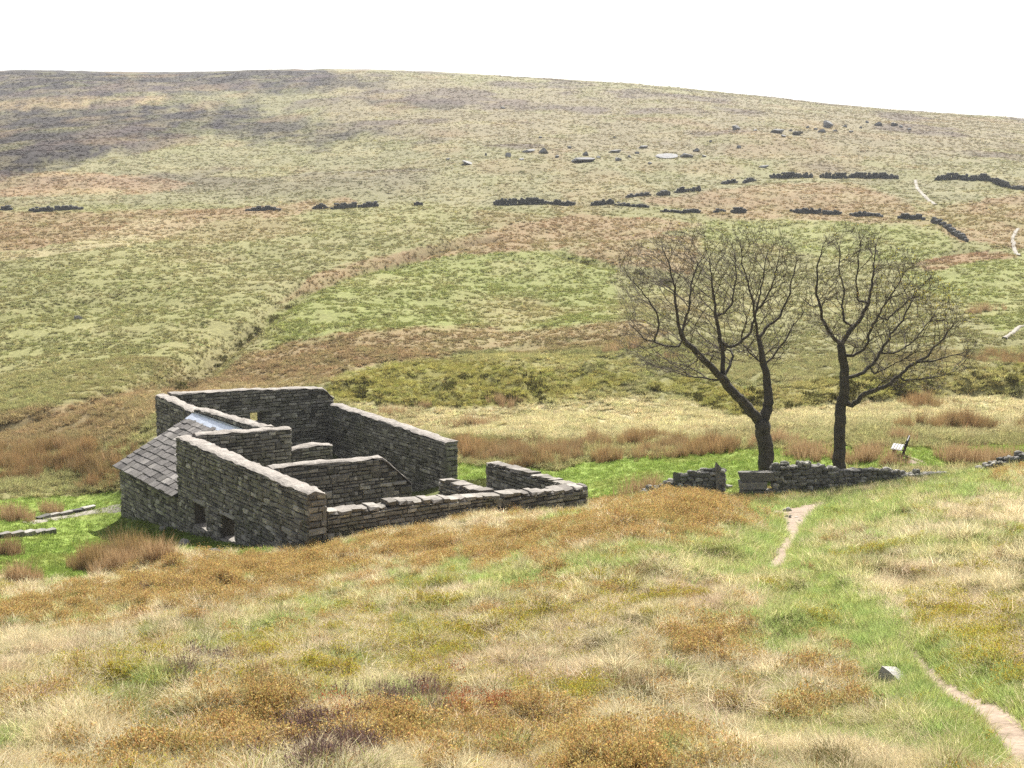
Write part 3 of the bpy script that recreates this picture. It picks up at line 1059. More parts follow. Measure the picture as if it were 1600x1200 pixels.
# right wall, its left face towards us
pR = pKf + B2 * (LK) - A2 * 0.02
LR2 = solve(pR, -A2, 697, 720)
tp = tops(pR, -A2, [(512, 632), (600, 660), (697, 693)])
masonry_wall(MS, 'side_wall', pR + B2 * 0.0, -A2, -B2, LR2, 0.7, [(0, tp[0][1])] + tp, bias_front=0.6, seed=8, ends=(False, True))
# partition inside, raking down at its free end
pI = PL(solve(PL(0, 0.72), A2, 425, 725), 0.74)
tp = tops(pI, B2, [(440, 731), (600, 717), (643, 757)])
LI = solve(pI, B2, 643, 757)
masonry_wall(MS, 'partition_wall', pI, B2, -A2, LI, 0.6, [(-1, tp[0][1] )] + tp, bias_front=2.5, seed=9, ends=(False, True))

# the lean-to shed at the left: eaves wall, gable and slated roof
pE = PL(LN + 0.03, 0.08)
LE = LSH - LN
z_e = zat(PL(0, 0), A2, 178, 724)
z_r = zat(PL(0, MB_), A2, 313, 650)
masonry_wall(MS, 'shed_wall', pE, A2, -B2, LE, 0.5, [(0, z_e - 0.06), (LE, z_e - 0.06)], cap=None, ch=(0.2, 0.26), sl=(0.35, 0.7), bias_front=0.7, seed=10, ends=(False, True))
pG = PL(LSH - 0.02, 0.6)
LG = MB_ - 0.62
masonry_wall(MS, 'shed_gable', pG, B2, A2, LG, 0.5, [(0, z_e + (z_r - z_e) * 0.15 - 0.1), (LG, z_r - 0.12)], cap=None, seed=11, ends=(False, False))

roof_root = None
def build_roof():
    ho = np.array(house.location)
    L0, L1 = LN + 0.05, LSH + 0.12
    M0, M1 = -0.18, MB_ - 0.02
    sl = math.hypot(M1 - M0, z_r - z_e)
    nrm2 = np.array([-(z_r - z_e) * B2[0], -(z_r - z_e) * B2[1], (M1 - M0)]) / sl
    up = np.array([B2[0] * (M1 - M0), B2[1] * (M1 - M0), z_r - z_e]) / sl
    along = np.array([A2[0], A2[1], 0.0])
    org = np.array([*PL(L0, M0), z_e - 0.02])
    W = L1 - L0
    # roof deck
    V = []
    for s in (0, W):
        for q in (0.05, sl):
            for t in (-0.07, -0.02):
                V.append(org + along * s + up * q + nrm2 * t - ho)
    F = [(0, 2, 6, 4), (1, 5, 7, 3), (0, 4, 5, 1), (2, 3, 7, 6), (0, 1, 3, 2), (4, 6, 7, 5)]
    deck = new_obj('roof', mesh('roof', V, F, M_DARKWOOD), house)
    n = 11
    run = (sl - 0.35) / n
    r = random.Random(4)
    for i in range(n):
        q0 = i * run
        s = -r.uniform(0, 0.3) if i % 2 else 0.0
        s = max(s, 0)
        ln_ = run * 1.45
        while s < W - 0.05:
            w = min(r.uniform(0.42, 0.8) * (1.1 - 0.03 * i), W - s)
            if W - s - w < 0.2: w = W - s
            c = org + along * (s + w / 2) + up * (q0 + ln_ / 2 - 0.06 + r.uniform(-0.035, 0.035)) + nrm2 * (0.04 + r.uniform(-0.012, 0.016))
            tilt = -0.075
            u2 = up * math.cos(tilt) + nrm2 * math.sin(tilt)
            n2 = nrm2 * math.cos(tilt) - up * math.sin(tilt)
            M3 = np.stack([along * (w - 0.012), -n2 * 0.065, u2 * ln_], 1)
            o = bpy.data.objects.new('slate', tpl_mesh(SLT, r.randrange(len(SLT)), 'slate', M_SLATE))
            mm = Matrix(M3.tolist()).to_4x4(); mm.translation = Vector(c - ho)
            o.matrix_local = mm
            COL.objects.link(o); o.parent = deck
            s += w
    # lead flashing along the backing wall
    k = 24
    V = []
    for i in range(k + 1):
        s = W * i / k
        for q, t in ((sl - 0.52, 0.065), (sl - 0.25, 0.085), (sl - 0.03, 0.10), (sl - 0.01, 0.2)):
            V.append(org + along * s + up * q + nrm2 * (t + 0.008 * math.sin(i * 2.1 + q * 9)) - ho)
    F = [(i * 4 + j, i * 4 + j + 1, i * 4 + j + 5, i * 4 + j + 4) for i in range(k) for j in range(3)]
    fl = new_obj('flashing', mesh('flashing', V, F, M_LEAD), deck)
SLT = [stone_template(100 + s, 0.02, 0.02) for s in range(8)]
build_roof()
MS.finish(285)

# ---- low walls of the yard
def yard_wall(name, label, p0, d, n, length, th, toppts, limit, seed, group='low yard walls of the ruin', **kw):
    mid = p0 + d * (length / 2)
    t = thing(name, label, 'stone wall', (mid[0], mid[1], float(gz(*mid))), group)
    m = Masonry(t)
    masonry_wall(m, 'wall_core', p0, d, n, length, th, toppts, cap='stones', seed=seed, **kw)
    m.finish(limit, 60.0)
    return t


pW = PL(0.05, 0.76)
LW = solve(pW, B2, 918, 780)
tp = tops(pW, B2, [(487, 806), (540, 803), (545, 799), (600, 797), (607, 790), (680, 786), (740, 781), (800, 776), (862, 771), (918, 765)])
yard_wall('yard_wall', 'long low yard wall with pale flat cap stones running right from the farmhouse corner', pW, B2, -A2, LW, 0.55, tp, 260, 12, bias_front=3.0, ends=(False, True), ch=(0.11, 0.2))
sM = solve(pW, B2, 762, 780)
pC = pW + B2 * sM + A2 * 0.57
LC = solve(pC, A2, 686, 752)
tp = tops(pC, A2, [(757, 776), (686, 753)])
yard_wall('yard_wall', 'short low yard wall meeting the long capped wall in front of the farmhouse right wall', pC, A2, -B2, LC, 0.6, [(0, tp[0][1])] + tp[-1:], 60, 13, bias_front=0.5)
sM = LW - 0.62
pD = pW + B2 * sM + A2 * 0.57
LD = solve(pD, A2, 760, 740)
tp = tops(pD, A2, [(868, 758), (760, 726)])
yard_wall('yard_wall', 'low yard wall at the right end with dark left face, farthest from the farmhouse', pD, A2, -B2, LD, 0.6, [(0, tp[0][1])] + tp[-1:], 80, 14, bias_front=0.6)

# ------------------------------------------------------------------ drystone walls by the trees
def drystone(name, label, line, th, limit, seed, group='drystone walls by the trees', uprights=(), slabs=()):
    """line: (px, depth, top_py) along the wall"""
    rr = random.Random(seed)
    P = [gpt(px, D) for px, D, _ in line]
    Z = [float(pix2ut(px, tpy)[1]) * D for px, D, tpy in line]
    mid = P[len(P) // 2]
    t = thing(name, label, 'stone wall', tuple(mid), group)
    m = Masonry(t)
    xy = np.array([q[:2] for q in P]); L = np.concatenate([[0], np.cumsum(np.hypot(*np.diff(xy, axis=0).T))])
    fx = lambda s: np.array([np.interp(s, L, xy[:, 0]), np.interp(s, L, xy[:, 1])])
    top = lambda s: float(np.interp(s, L, Z))
    skip = []
    for px, D, w, tpy in uprights:
        s = float(np.interp(px, [l[0] for l in line], L)); c = fx(s); g = float(gz(*c)); zt = float(pix2ut(px, tpy)[1]) * c[1]
        M3 = np.stack([np.array([w, 0.03, 0.02]), np.array([0, -0.32, 0]), np.array([rr.uniform(-.06, .06), 0, zt - g + 0.3])], 1)
        m.add(None, M3, np.array([c[0], c[1] - 0.1, (zt + g - 0.3) / 2]), TPL, rr.randrange(14), 'gatepost', M_DRY, 1e6)
        skip.append((s - w / 2, s + w / 2))
    for px0, px1, tpy, bpy_ in slabs:
        s0, s1 = (float(np.interp(v, [l[0] for l in line], L)) for v in (px0, px1))
        c = fx((s0 + s1) / 2); zt, zb = (float(pix2ut(px0, v)[1]) * c[1] for v in (tpy, bpy_))
        M3 = np.stack([np.array([s1 - s0, 0.1, 0.0]), np.array([0, -th * 1.1, 0]), np.array([0, 0, zt - zb])], 1)
        m.add(None, M3, np.array([c[0], c[1], (zt + zb) / 2]), TPL, rr.randrange(14), 'slab', M_DRY, 1e6)
        skip.append((s0 - 0.05, s1 + 0.02))
    # a heart of small rubble and faces of bigger rubble, laid in rough courses that thin out upwards
    rows = 0
    zmin = min(float(gz(*q)) for q in xy) - 0.25
    z = zmin
    while z < max(Z):
        h = rr.uniform(0.09, 0.17)
        for face in (-1, 0, 1):
            s = rr.uniform(-0.1, 0.1)
            while s < L[-1]:
                l = rr.uniform(0.16, 0.44)
                sm = min(max(s + l / 2, 0), L[-1])
                c = fx(sm); g = float(gz(*c))
                frac = (z - g) / max(top(sm) - g, 0.1)
                if z > g - 0.2 and z + h * 0.6 < top(sm) + rr.uniform(-0.03, 0.04) and not any(a < sm < b for a, b in skip):
                    a_ = xy[min(int(np.searchsorted(L, sm)), len(xy) - 1)] - xy[max(int(np.searchsorted(L, sm)) - 1, 0)]
                    an = math.atan2(a_[1], a_[0]) if np.hypot(*a_) > 0 else 0
                    d = np.array([math.cos(an), math.sin(an)])
                    n = np.array([-d[1], d[0]])
                    off = face * (th * 0.33 * (1 - 0.35 * np.clip(frac, 0, 1)))
                    hh = h * rr.uniform(0.85, 1.3)
                    M3 = np.array(Matrix.Rotation(an + rr.gauss(0, 0.15), 3, 'Z') @ Matrix.Rotation(rr.gauss(0, 0.1), 3, 'Y')) @ np.diag([l * 1.04, th * 0.42, hh * 1.08])
                    pos = np.array([c[0] + n[0] * off, c[1] + n[1] * off, z + h / 2 + rr.uniform(-.02, .02)])
                    m.add(None, M3, pos, RTPL, rr.randrange(12), 'stone', M_DRY, l * hh * 1600 * (1.0 if face == -1 else 0.2))
                s += l * 0.92
        z += h
    m.finish(limit, 30.0, 'rubble')
    return t


drystone('drystone_wall', 'short broken drystone wall with two upright gateposts behind the orange mound',
         [(1000, 52.5, 768), (1030, 52.3, 757), (1048, 52.2, 748), (1060, 52.1, 738), (1080, 52, 737), (1110, 51.9, 734), (1127, 51.8, 731)], 0.55, 140, 31,
         uprights=[(1057, 52, 0.24, 737), (1121, 51.8, 0.22, 725)])
drystone('drystone_wall', 'longest drystone wall running in front of both bare trees',
         [(1155, 52, 737), (1192, 52.2, 735), (1206, 52.3, 727), (1258, 52.6, 723), (1290, 52.8, 728), (1312, 53, 733), (1345, 53.2, 733), (1385, 53.4, 734), (1420, 53.6, 738), (1455, 53.8, 735), (1485, 54, 741)],
         0.6, 280, 32, slabs=[(1156, 1206, 736, 750), (1154, 1196, 751, 763), (1157, 1205, 764, 780)])
drystone('drystone_wall', 'low tumbled end of drystone wall at the right edge beyond the grassy slope',
         [(1525, 54.5, 730), (1545, 54.6, 722), (1565, 54.8, 717), (1583, 55, 713), (1590, 55, 706), (1600, 55.2, 712), (1630, 55.4, 716)], 0.6, 90, 33)

# ------------------------------------------------------------------ far drystone walls on the hill
FARW = [
    ((0, 328), (18, 328), 7, 'short dark wall remnant on the far hillside cut by the left picture edge'),
    ((47, 330), (80, 330), 8, 'dark wall remnant with a notch beside its twin, far left of the hillside'),
    ((83, 329), (128, 327), 7, 'dark low wall remnant just right of the far left notched one'),
    ((386, 330), (437, 329), 7, 'lone dark wall remnant above the brown rush band at mid left'),
    ((492, 326), (512, 325), 8, 'tiny peaked wall remnant left of the lumpy middle pair'),
    ((520, 326), (560, 324), 8, 'lumpy wall remnant between two smaller ones left of centre'),
    ((565, 324), (590, 322), 8, 'peaked wall remnant ending the left run of walls'),
    ((648, 321), (658, 321), 6, 'smallest lone heap of wall stones at the middle of the hillside'),
    ((773, 320), (852, 319), 10, 'long straight dark wall in the middle of the far hillside'),
    ((858, 319), (896, 320), 8, 'wall remnant directly right of the long straight middle wall'),
    ((926, 321), (958, 319), 9, 'hump backed wall remnant where the two wall lines part'),
    ((962, 321), (1012, 324), 5, 'low tumbled wall falling right from where the two lines part'),
    ((980, 309), (1015, 306), 6, 'low wall at the start of the upper line climbing right'),
    ((1027, 306), (1045, 305), 8, 'peaked short wall second on the upper line'),
    ((1055, 301), (1093, 298), 8, 'dark wall third on the upper line above the left tree'),
    ((1128, 288), (1150, 286), 6, 'short broken wall on the climbing upper line, smaller pair left'),
    ((1162, 286), (1180, 283), 6, 'short broken wall on the climbing upper line, smaller pair right'),
    ((1205, 278), (1268, 278), 9, 'lumpy dark wall with humped top on the upper line'),
    ((1283, 278), (1323, 279), 9, 'wall with sloping left end on the upper line'),
    ((1327, 278), (1403, 279), 9, 'long level dark wall on the upper line left of the pale path'),
    ((1463, 282), (1548, 283), 10, 'long level dark wall on the upper line right of the pale path'),
    ((1550, 284), (1577, 294), 9, 'tumbled wall descending right from the long level one'),
    ((1581, 295), (1604, 299), 7, 'end of the upper wall line at the right picture edge'),
    ((1035, 331), (1062, 332), 5, 'low scatter of wall stones starting the lower line'),
    ((1065, 333), (1092, 332), 7, 'wall remnant second on the lower line above the left tree'),
    ((1117, 332), (1132, 331), 6, 'tiny wall remnant third on the lower line'),
    ((1145, 332), (1163, 332), 8, 'peaked wall remnant fourth on the lower line'),
    ((1237, 331), (1313, 335), 8, 'long wall sloping down right on the lower line above the right tree'),
    ((1330, 337), (1377, 340), 8, 'wall right of the long sloping one on the lower line'),
    ((1405, 342), (1443, 344), 9, 'last level wall of the lower line before it turns downhill'),
    ((1457, 347), (1476, 354), 9, 'upper piece of the wall turning downhill near the pale path'),
    ((1477, 356), (1510, 378), 9, 'lower piece of the wall running downhill near the pale path'),
]


def far_wall(a, b, hpx, label, seed):
    rr = random.Random(seed)
    pa, pb = hit([a[0], b[0]], [a[1], b[1]], H)
    if pb[1] > pa[1] * 1.25: pb = np.array([pb[0] / pb[1] * pa[1] * 1.1, pa[1] * 1.1, 0])
    L = np.hypot(*(pb - pa)[:2]); d = (pb - pa)[:2] / L; an = math.atan2(d[1], d[0])
    hm = hpx / FPX * (pa[1] + pb[1]) / 2 * 0.98
    o = np.array([*((pa + pb)[:2] / 2), 0]); o[2] = float(gz(o[0], o[1]))
    V, F, n = [], [], 0
    k = max(3, int(L / 0.62))
    for row in range(4):
        for i in range(k + 1):
            s = L * (i + rr.uniform(-.3, .3)) / k
            e = min(s, L - s) / max(L * 0.18, 0.6)
            hh = hm * (0.5 + 0.6 * rr.random()) * min(1, 0.45 + 0.7 * max(e, 0))
            hh *= 0.55 + 0.8 * float(vnoise(np.array(s / 2.0), np.array(seed * 3.3), 5))
            z0 = row * hm / 4
            if z0 > hh: continue
            v, f = RTPL[rr.randrange(12)]
            M3 = np.array(Matrix.Rotation(an + rr.gauss(0, .2), 3, 'Z')) @ np.diag([L / k * 1.35, 0.85, hm / 4 * 1.5])
            x, y = pa[0] + d[0] * s, pa[1] + d[1] * s
            V.append(v @ M3.T + np.array([x, y, float(gz(x, y)) + z0 + hm / 10]) - o)
            F += [tuple(q + n for q in g) for g in f]; n += len(v)
    tag(new_obj('drystone_wall', mesh('drystone_wall', np.concatenate(V), F, M_FARWALL), None, tuple(o)), label, 'stone wall', 'broken drystone walls on the far hillside')


for i, (a, b, h, lb) in enumerate(FARW):
    far_wall(a, b, h, lb, 400 + i)

# ------------------------------------------------------------------ boulders
def boulder_mesh(name, seed, mat):
    rr = random.Random(seed)
    import bmesh
    bm = bmesh.new()
    bmesh.ops.create_icosphere(bm, subdivisions=3, radius=0.56)
    planes = []
    for _ in range(12):
        v = Vector((rr.gauss(0, 1), rr.gauss(0, 1), rr.gauss(0, 0.9))).normalized()
        planes.append((v, rr.uniform(0.24, 0.42)))
    for v in bm.verts:
        for nv, dd in planes:
            e = v.co.dot(nv)
            if e > dd: v.co -= nv * (e - dd) * 0.92
        v.co += v.co.normalized() * rr.uniform(-0.008, 0.008)
    me = bpy.data.meshes.new(name)
    bm.to_mesh(me); bm.free()
    me.materials.append(mat)
    return me


BM_FAR = [boulder_mesh('boulder', 40 + i, M_FARROCK) for i in range(6)]
BM_NEAR = [boulder_mesh('rock', 60 + i, M_ROCK) for i in range(4)]
BM_DARK = [boulder_mesh('rock', 80 + i, M_DRY) for i in range(3)]


def rock(name, px, py, wpx, hpx, label, cat='boulder', group=None, bank=BM_FAR, depth=0.8, seed=0, sink=0.25, tilt=0.0):
    rr = random.Random(int(px * 7 + py * 13 + seed))
    p = hit([px], [py], H)[0]
    k = p[1] / FPX
    o = new_obj(name, bank[rr.randrange(len(bank))], None, (p[0], p[1], p[2] + hpx * k * (0.5 - sink)))
    far = p[1] > 150
    o.scale = (wpx * k * (0.95 if far else 1.12), wpx * k * depth, hpx * k * (1.15 if far else 1.25))
    e = 0.3 if far else 0.1
    o.rotation_euler = (rr.uniform(-e, e), tilt + rr.uniform(-e, e) * 0.6, rr.uniform(-.5, .5))
    return tag(o, label, cat, group)


_x = [(700, 250, 8, 4), (815, 250, 9, 4), (870, 246, 8, 5), (935, 247, 10, 4), (995, 240, 9, 4), (1015, 256, 8, 4), (1100, 245, 9, 4), (1180, 205, 9, 4), (1235, 205, 8, 4), (1305, 206, 12, 5), (1330, 207, 8, 4), (1420, 203, 8, 4)]
GB = 'pale boulders scattered on the far hillside'
for px, py, w, h, lb in [
    (908, 253, 46, 9, 'long flat pale boulder, widest of the middle outcrop'), (1040, 247, 42, 9, 'broad dark edged boulder right of the middle outcrop'),
    (1072, 246, 26, 8, 'wedge boulder touching the broad dark edged one'), (849, 240, 18, 11, 'tall pale boulder at the left of the outcrop'),
    (826, 238, 24, 6, 'low slab boulder left of the tall pale one'), (793, 245, 12, 8, 'small grey boulder at the left end of the outcrop'),
    (730, 256, 24, 6, 'flat boulder alone, farthest left of the scatter'), (966, 251, 16, 6, 'small flat boulder below the middle outcrop'),
    (962, 239, 26, 6, 'grey slab boulder above the middle outcrop'), (1004, 232, 18, 6, 'pale slab boulder high in the middle outcrop'),
    (1150, 203, 18, 8, 'pale boulder high above the left tree'), (1246, 211, 22, 8, 'rounded boulder in the upper right outcrop'),
    (1216, 208, 26, 8, 'sloping slab boulder in the upper right outcrop'), (1293, 199, 24, 12, 'peaked boulder, tallest of the upper right outcrop'),
    (1284, 207, 16, 7, 'boulder below the peaked one'), (1372, 196, 16, 7, 'boulder near the skyline, left of a pair'), (1397, 196, 14, 6, 'boulder near the skyline, right of a pair'),
    (915, 243, 12, 8, 'small dark boulder above the widest one'), (1088, 237, 14, 7, 'small boulder above the wedge boulder'), (1194, 262, 18, 5, 'dark flat boulder just above the upper wall line'),
]:
    rock('boulder', px, py, w, h, lb, group=GB)
for px, py, w, h in [(759, 243, 5, 5), (1154, 231, 9, 5), (1224, 214, 10, 5), (1355, 192, 8, 4), (1345, 200, 6, 4), (960, 216, 6, 4), (845, 216, 7, 4), (785, 170, 10, 4), (890, 232, 8, 5), (1110, 222, 6, 4), (1262, 200, 8, 4), (1320, 199, 10, 5), (1408, 199, 8, 4), (1275, 203, 7, 4), (983, 246, 8, 5)] + _x:
    rock('boulder', px, py, w, h, 'small pale stone among the scattered boulders below the skyline', group='small stones among the far boulders')
rock('boulder', 121, 499, 15, 10, 'lone dark boulder on the green slope at the far left', bank=BM_DARK)
def path_rock():
    p = hit([1400], [1070], H)[0]
    k = p[1] / FPX
    out = [(-20, 15), (4, 17), (19, 6), (14, -16), (6, -22), (-2, -8), (-14, 6)]
    V = [(x * k, y * k * 1.5, 0.055 + 0.012 * math.sin(i * 2.3)) for i, (x, y) in enumerate(out)]
    V += [(x * k * 1.06, y * k * 1.6, -0.02) for x, y in out] + [(x * k * 1.0, y * k * 1.5, -0.16) for x, y in out]
    V += [(2 * k, 4 * k, 0.075)]
    n = len(out)
    F = [(i, (i + 1) % n, 3 * n)[::-1] for i in range(n)]
    for a in (0, n):
        F += [(a + i, a + n + i, a + n + (i + 1) % n, a + (i + 1) % n)[::-1] for i in range(n)]
    o = new_obj('rock', mesh('rock', V, F, M_ROCK), None, (p[0], p[1], p[2] + 0.09))
    o.rotation_euler = (R(10), R(9), 0)
    tag(o, 'pale angular rock beside the dirt path in the foreground', 'rock')


path_rock()
rock('rock', 290, 853, 24, 14, 'pale fallen stone lying by the dark side wall', 'rock', bank=BM_NEAR)
rock('rock', 276, 856, 26, 6, 'flat grey fallen stone next to the pale one by the side wall', 'rock', bank=BM_DARK)
rock('rock', 254, 829, 16, 9, 'dark stone lying in the shade below the shed eaves', 'rock', bank=BM_DARK)
rock('rock', 330, 866, 28, 14, 'dark mossy stone at the foot of the side wall below a window', 'rock', bank=BM_DARK)
rock('rock', 1229, 800, 16, 10, 'palest stone at the left edge of the worn path', 'rock', bank=BM_NEAR)
rock('rock', 1138, 762, 18, 7, 'dark block lying in the gateway of the drystone wall', 'rock', bank=BM_DARK)
rock('rock', 1350, 1013, 12, 7, 'small dark stone in the grass above the pale angular rock', 'rock', bank=BM_DARK)
rock('rock', 690, 742, 16, 10, 'reddish stone heap on the turf right of the farmhouse corner', 'rock', bank=BM_DARK)
rock('rock', 935, 806, 22, 6, 'flat pale stone at the right end of the long yard wall', 'rock', bank=BM_NEAR)
rr = random.Random(12)
for i in range(9):
    rock('pebble', rr.uniform(1228, 1275), rr.uniform(800, 822), rr.uniform(5, 9), rr.uniform(3, 5), 'small reddish stone lying loose on the worn path', 'stone', 'loose stones on the worn path', BM_NEAR)


for i in range(8):
    q = rr.uniform(0, 1); rock('pebble', 1440 + q * 140 + rr.uniform(-10, 22), 1040 + q * 120 + rr.uniform(-6, 6), rr.uniform(4, 8), rr.uniform(2, 4), 'small reddish stone in the bare earth of the near dirt path', 'stone', 'loose stones on the near path', BM_NEAR)


def edging(label, pts, h, w, seed):
    """a line of low kerb stones"""
    rr = random.Random(seed)
    P = hit([p[0] for p in pts], [p[1] for p in pts], H)
    t = thing('stone_edging', label, 'stone edging', tuple(P[0]), 'low stone edgings on the green')
    m = Masonry(t)
    xy = P[:, :2]; L = np.concatenate([[0], np.cumsum(np.hypot(*np.diff(xy, axis=0).T))])
    s = 0
    while s < L[-1]:
        l = rr.uniform(0.5, 1.0)
        x, y = np.interp(s + l / 2, L, xy[:, 0]), np.interp(s + l / 2, L, xy[:, 1])
        x2, y2 = np.interp(s + l / 2 + .1, L, xy[:, 0]), np.interp(s + l / 2 + .1, L, xy[:, 1])
        an = math.atan2(y2 - y, x2 - x + 1e-6)
        M3 = np.array(Matrix.Rotation(an + rr.gauss(0, .05), 3, 'Z')) @ np.diag([l - .02, w, h])
        m.add(None, M3, np.array([x, y, float(gz(x, y)) + h * 0.3]), RTPL if seed % 2 else TPL, rr.randrange(12), 'stone', M_DRY, 1e6)
        s += l
    m.finish(60)


edging('low stone edging along the flagged path left of the shed', [(60, 812), (90, 806), (118, 801), (143, 795)], 0.22, 0.32, 2)
edging('low straight stone edging at the left picture edge beside the rushes', [(-20, 842), (30, 838), (78, 834)], 0.3, 0.35, 4)

# ------------------------------------------------------------------ bench
def build_bench():
    p = hit([1406], [713], H)[0]
    t = thing('park_bench', 'weathered wooden bench seen end on behind the drystone wall', 'bench', tuple(p))
    t.rotation_euler = (0, 0, R(-21))
    L = 1.5

    def box(name, c, s, mat, rot=0.0):
        V, F = TPL[5]
        o = bpy.data.objects.new(name, tpl_mesh(BOX, 0, name, mat))
        o.location = c; o.scale = s; o.rotation_euler = (0, rot, 0)
        COL.objects.link(o); o.parent = t
        return o
    for k in range(4):
        box('seat_slat', (-0.30 + k * 0.12, 0, 0.46 - 0.012 * k), (0.105, L, 0.035), M_WOOD, R(-6))
    for k in range(3):
        box('back_slat', (0.215 + 0.055 * k, 0, 0.58 + 0.125 * k), (0.03, L, 0.11), M_WOOD, R(22))
    for sy in (-0.6, 0.6):
        box('back_leg', (0.22, sy, 0.40), (0.1, 0.09, 1.0), M_DARKWOOD, R(14))
        box('front_leg', (-0.26, sy, 0.2), (0.1, 0.09, 0.5), M_DARKWOOD)
        box('arm_rest', (-0.02, sy, 0.40), (0.5, 0.06, 0.06), M_DARKWOOD)
BOX = [stone_template(500, 0.02, 0.0)]
build_bench()
slab = hit([1412], [716], H)[0]
o = new_obj('worn_patch', quadmesh('worn_patch', np.array([[slab[0] + 1.1 * math.cos(a) * q * (1 + .2 * math.sin(3 * a)), slab[1] + 0.9 * math.sin(a) * q, 0] for q in (0.35, 1.0) for a in np.linspace(0, 2 * math.pi, 17)[:16]]), np.array([(i, (i + 1) % 16, 16 + (i + 1) % 16, 16 + i) for i in range(16)]), M_DIRT))
for v in o.data.vertices:
    v.co.z = float(gz(v.co.x, v.co.y)) + (0.05 if v.index < 16 else -0.01)
tag(o, kind='structure')

# ------------------------------------------------------------------ trees
def grow_tree(name, label, base_px, base_D, limbs, crown, spread, seed, trunk_r, budcol, nattr=2600):
    rng = np.random.default_rng(seed)
    root = gpt(base_px, base_D)
    root[2] -= 0.1
    t = thing(name, label, 'tree', tuple(root), 'bare trees by the wall')
    k = base_D / FPX
    nodes, parent, minr, trace = [root.copy()], [-1], [trunk_r[0]], [0]

    def add(p, par, r=0.0, tr=-1):
        nodes.append(np.array(p)); parent.append(par); minr.append(r); trace.append(tr)
        return len(nodes) - 1
    ends = {}
    named = {}
    for li, (start, pts, r0, r1, dz) in enumerate(limbs):
        cur = 0 if start is None else named[start]
        d0 = nodes[cur][1] - base_D
        q = [nodes[cur]]
        for i, (px, py) in enumerate(pts):
            f = (i + 1) / len(pts)
            dep = base_D + d0 + dz * f
            u, tt = pix2ut(px, py)
            q.append(np.array([float(u) * dep, dep, float(tt) * dep]))
        q = np.array(q)
        seg = np.concatenate([[0], np.cumsum(np.linalg.norm(np.diff(q, axis=0), axis=1))])
        n = max(2, int(seg[-1] / 0.16))
        for i in range(1, n + 1):
            s = seg[-1] * i / n
            p = np.array([np.interp(s, seg, q[:, c]) for c in range(3)])
            wob = 0.018 * math.sin(i * 0.9 + li) + 0.012 * rng.normal()
            p += np.array([wob, 0.05 * rng.normal(), 0.012 * rng.normal()])
            cur = add(p, cur, (r0 + (r1 - r0) * i / n) * (1.0 if r0 > 0.16 else (0.82 if r0 > 0.1 else 0.74)), li)
            jj = int(np.argmin(np.linalg.norm(q - p, axis=1)))
            if jj > 0: named[(li, jj - 1)] = cur if (li, jj - 1) not in named or True else None
    # attraction points in the crown
    cx = np.array([c[0] for c in crown]); cy = np.array([c[1] for c in crown])
    att = []
    x0, x1, y0, y1 = cx.min(), cx.max(), cy.min(), cy.max()
    mx = (x0 + x1) / 2
    while len(att) < nattr:
        px, py = rng.uniform(x0, x1, 800), rng.uniform(y0, y1, 800)
        ok = inpoly(px, py - 9, crown) & (vnoise(px / 26, py / 26, seed + 3) > 0.3)
        # more twigs towards the rim
        for a, b in zip(px[ok], py[ok]):
            e = math.sqrt(max(0.05, 1 - ((a - mx) / ((x1 - x0) / 2)) ** 2))
            dep = base_D + rng.uniform(-1, 1) * spread * e
            u, tt = pix2ut(a, b)
            att.append((float(u) * dep, dep, float(tt) * dep))
    att = np.array(att[:nattr])
    fork = root + np.array([0, 0, (nodes[-1][2] * 0 + 3.2)])
    alive = np.ones(len(att), bool)
    step, infl, kill = 0.13, 1.5, 0.185
    kidn = {}
    for q_ in parent: kidn[q_] = kidn.get(q_, 0) + (1 if q_ >= 0 else 0)
    for it in range(110):
        kd = kdtree.KDTree(len(nodes))
        for i, p in enumerate(nodes):
            if trace[i] != 0 or i > 8: kd.insert(p, i)
        kd.balance()
        acc = {}
        for i in np.nonzero(alive)[0]:
            co, j, dist = kd.find(att[i])
            if dist < kill:
                alive[i] = False
            elif dist < infl or it < 12:
                v = att[i] - nodes[j]
                acc.setdefault(j, []).append(v / np.linalg.norm(v))
        grew = 0
        for j, vs_ in acc.items():
            v = np.sum(vs_, axis=0)
            pv = nodes[j] - nodes[parent[j]] if parent[j] >= 0 else np.array([0, 0, 1.0])
            pv = pv / (np.linalg.norm(pv) + 1e-9)
            rad = nodes[j] - fork; rad /= np.linalg.norm(rad) + 1e-9
            v = v / (np.linalg.norm(v) + 1e-9) * 0.85 + 0.4 * pv + 0.6 * rad + np.array([0, 0, 0.22]) + rng.normal(0, 0.13, 3)
            v /= np.linalg.norm(v)
            if kidn.get(j, 0) >= 2: continue
            kidn[j] = kidn.get(j, 0) + 1
            add(nodes[j] + v * step, j); grew += 1
        if not grew or len(nodes) > 22000: break
    # fine twigs
    nch = np.zeros(len(nodes), int)
    for p_ in parent:
        if p_ >= 0: nch[p_] += 1
    n0 = len(nodes)
    for i in range(n0):
        if trace[i] >= 0: continue
        tip = nch[i] == 0
        if tip or rng.random() < 0.08:
            pv = nodes[i] - nodes[parent[i]]; pv /= np.linalg.norm(pv) + 1e-9
            for _ in range(1):
                rad = nodes[i] - fork; rad /= np.linalg.norm(rad) + 1e-9
                v = pv * 0.6 + 0.6 * rad + rng.normal(0, 0.38, 3) + np.array([0, 0, 0.3]); v /= np.linalg.norm(v)
                c = i; p = nodes[i].copy()
                for q in range(rng.integers(2, 5)):
                    v = v + rng.normal(0, 0.18, 3) + np.array([0, 0, 0.1]); v /= np.linalg.norm(v)
                    p = p + v * 0.12
                    c = add(p, c)
    N = len(nodes)
    P = np.array(nodes); par = np.array(parent)
    # pipe model
    kids = [[] for _ in range(N)]
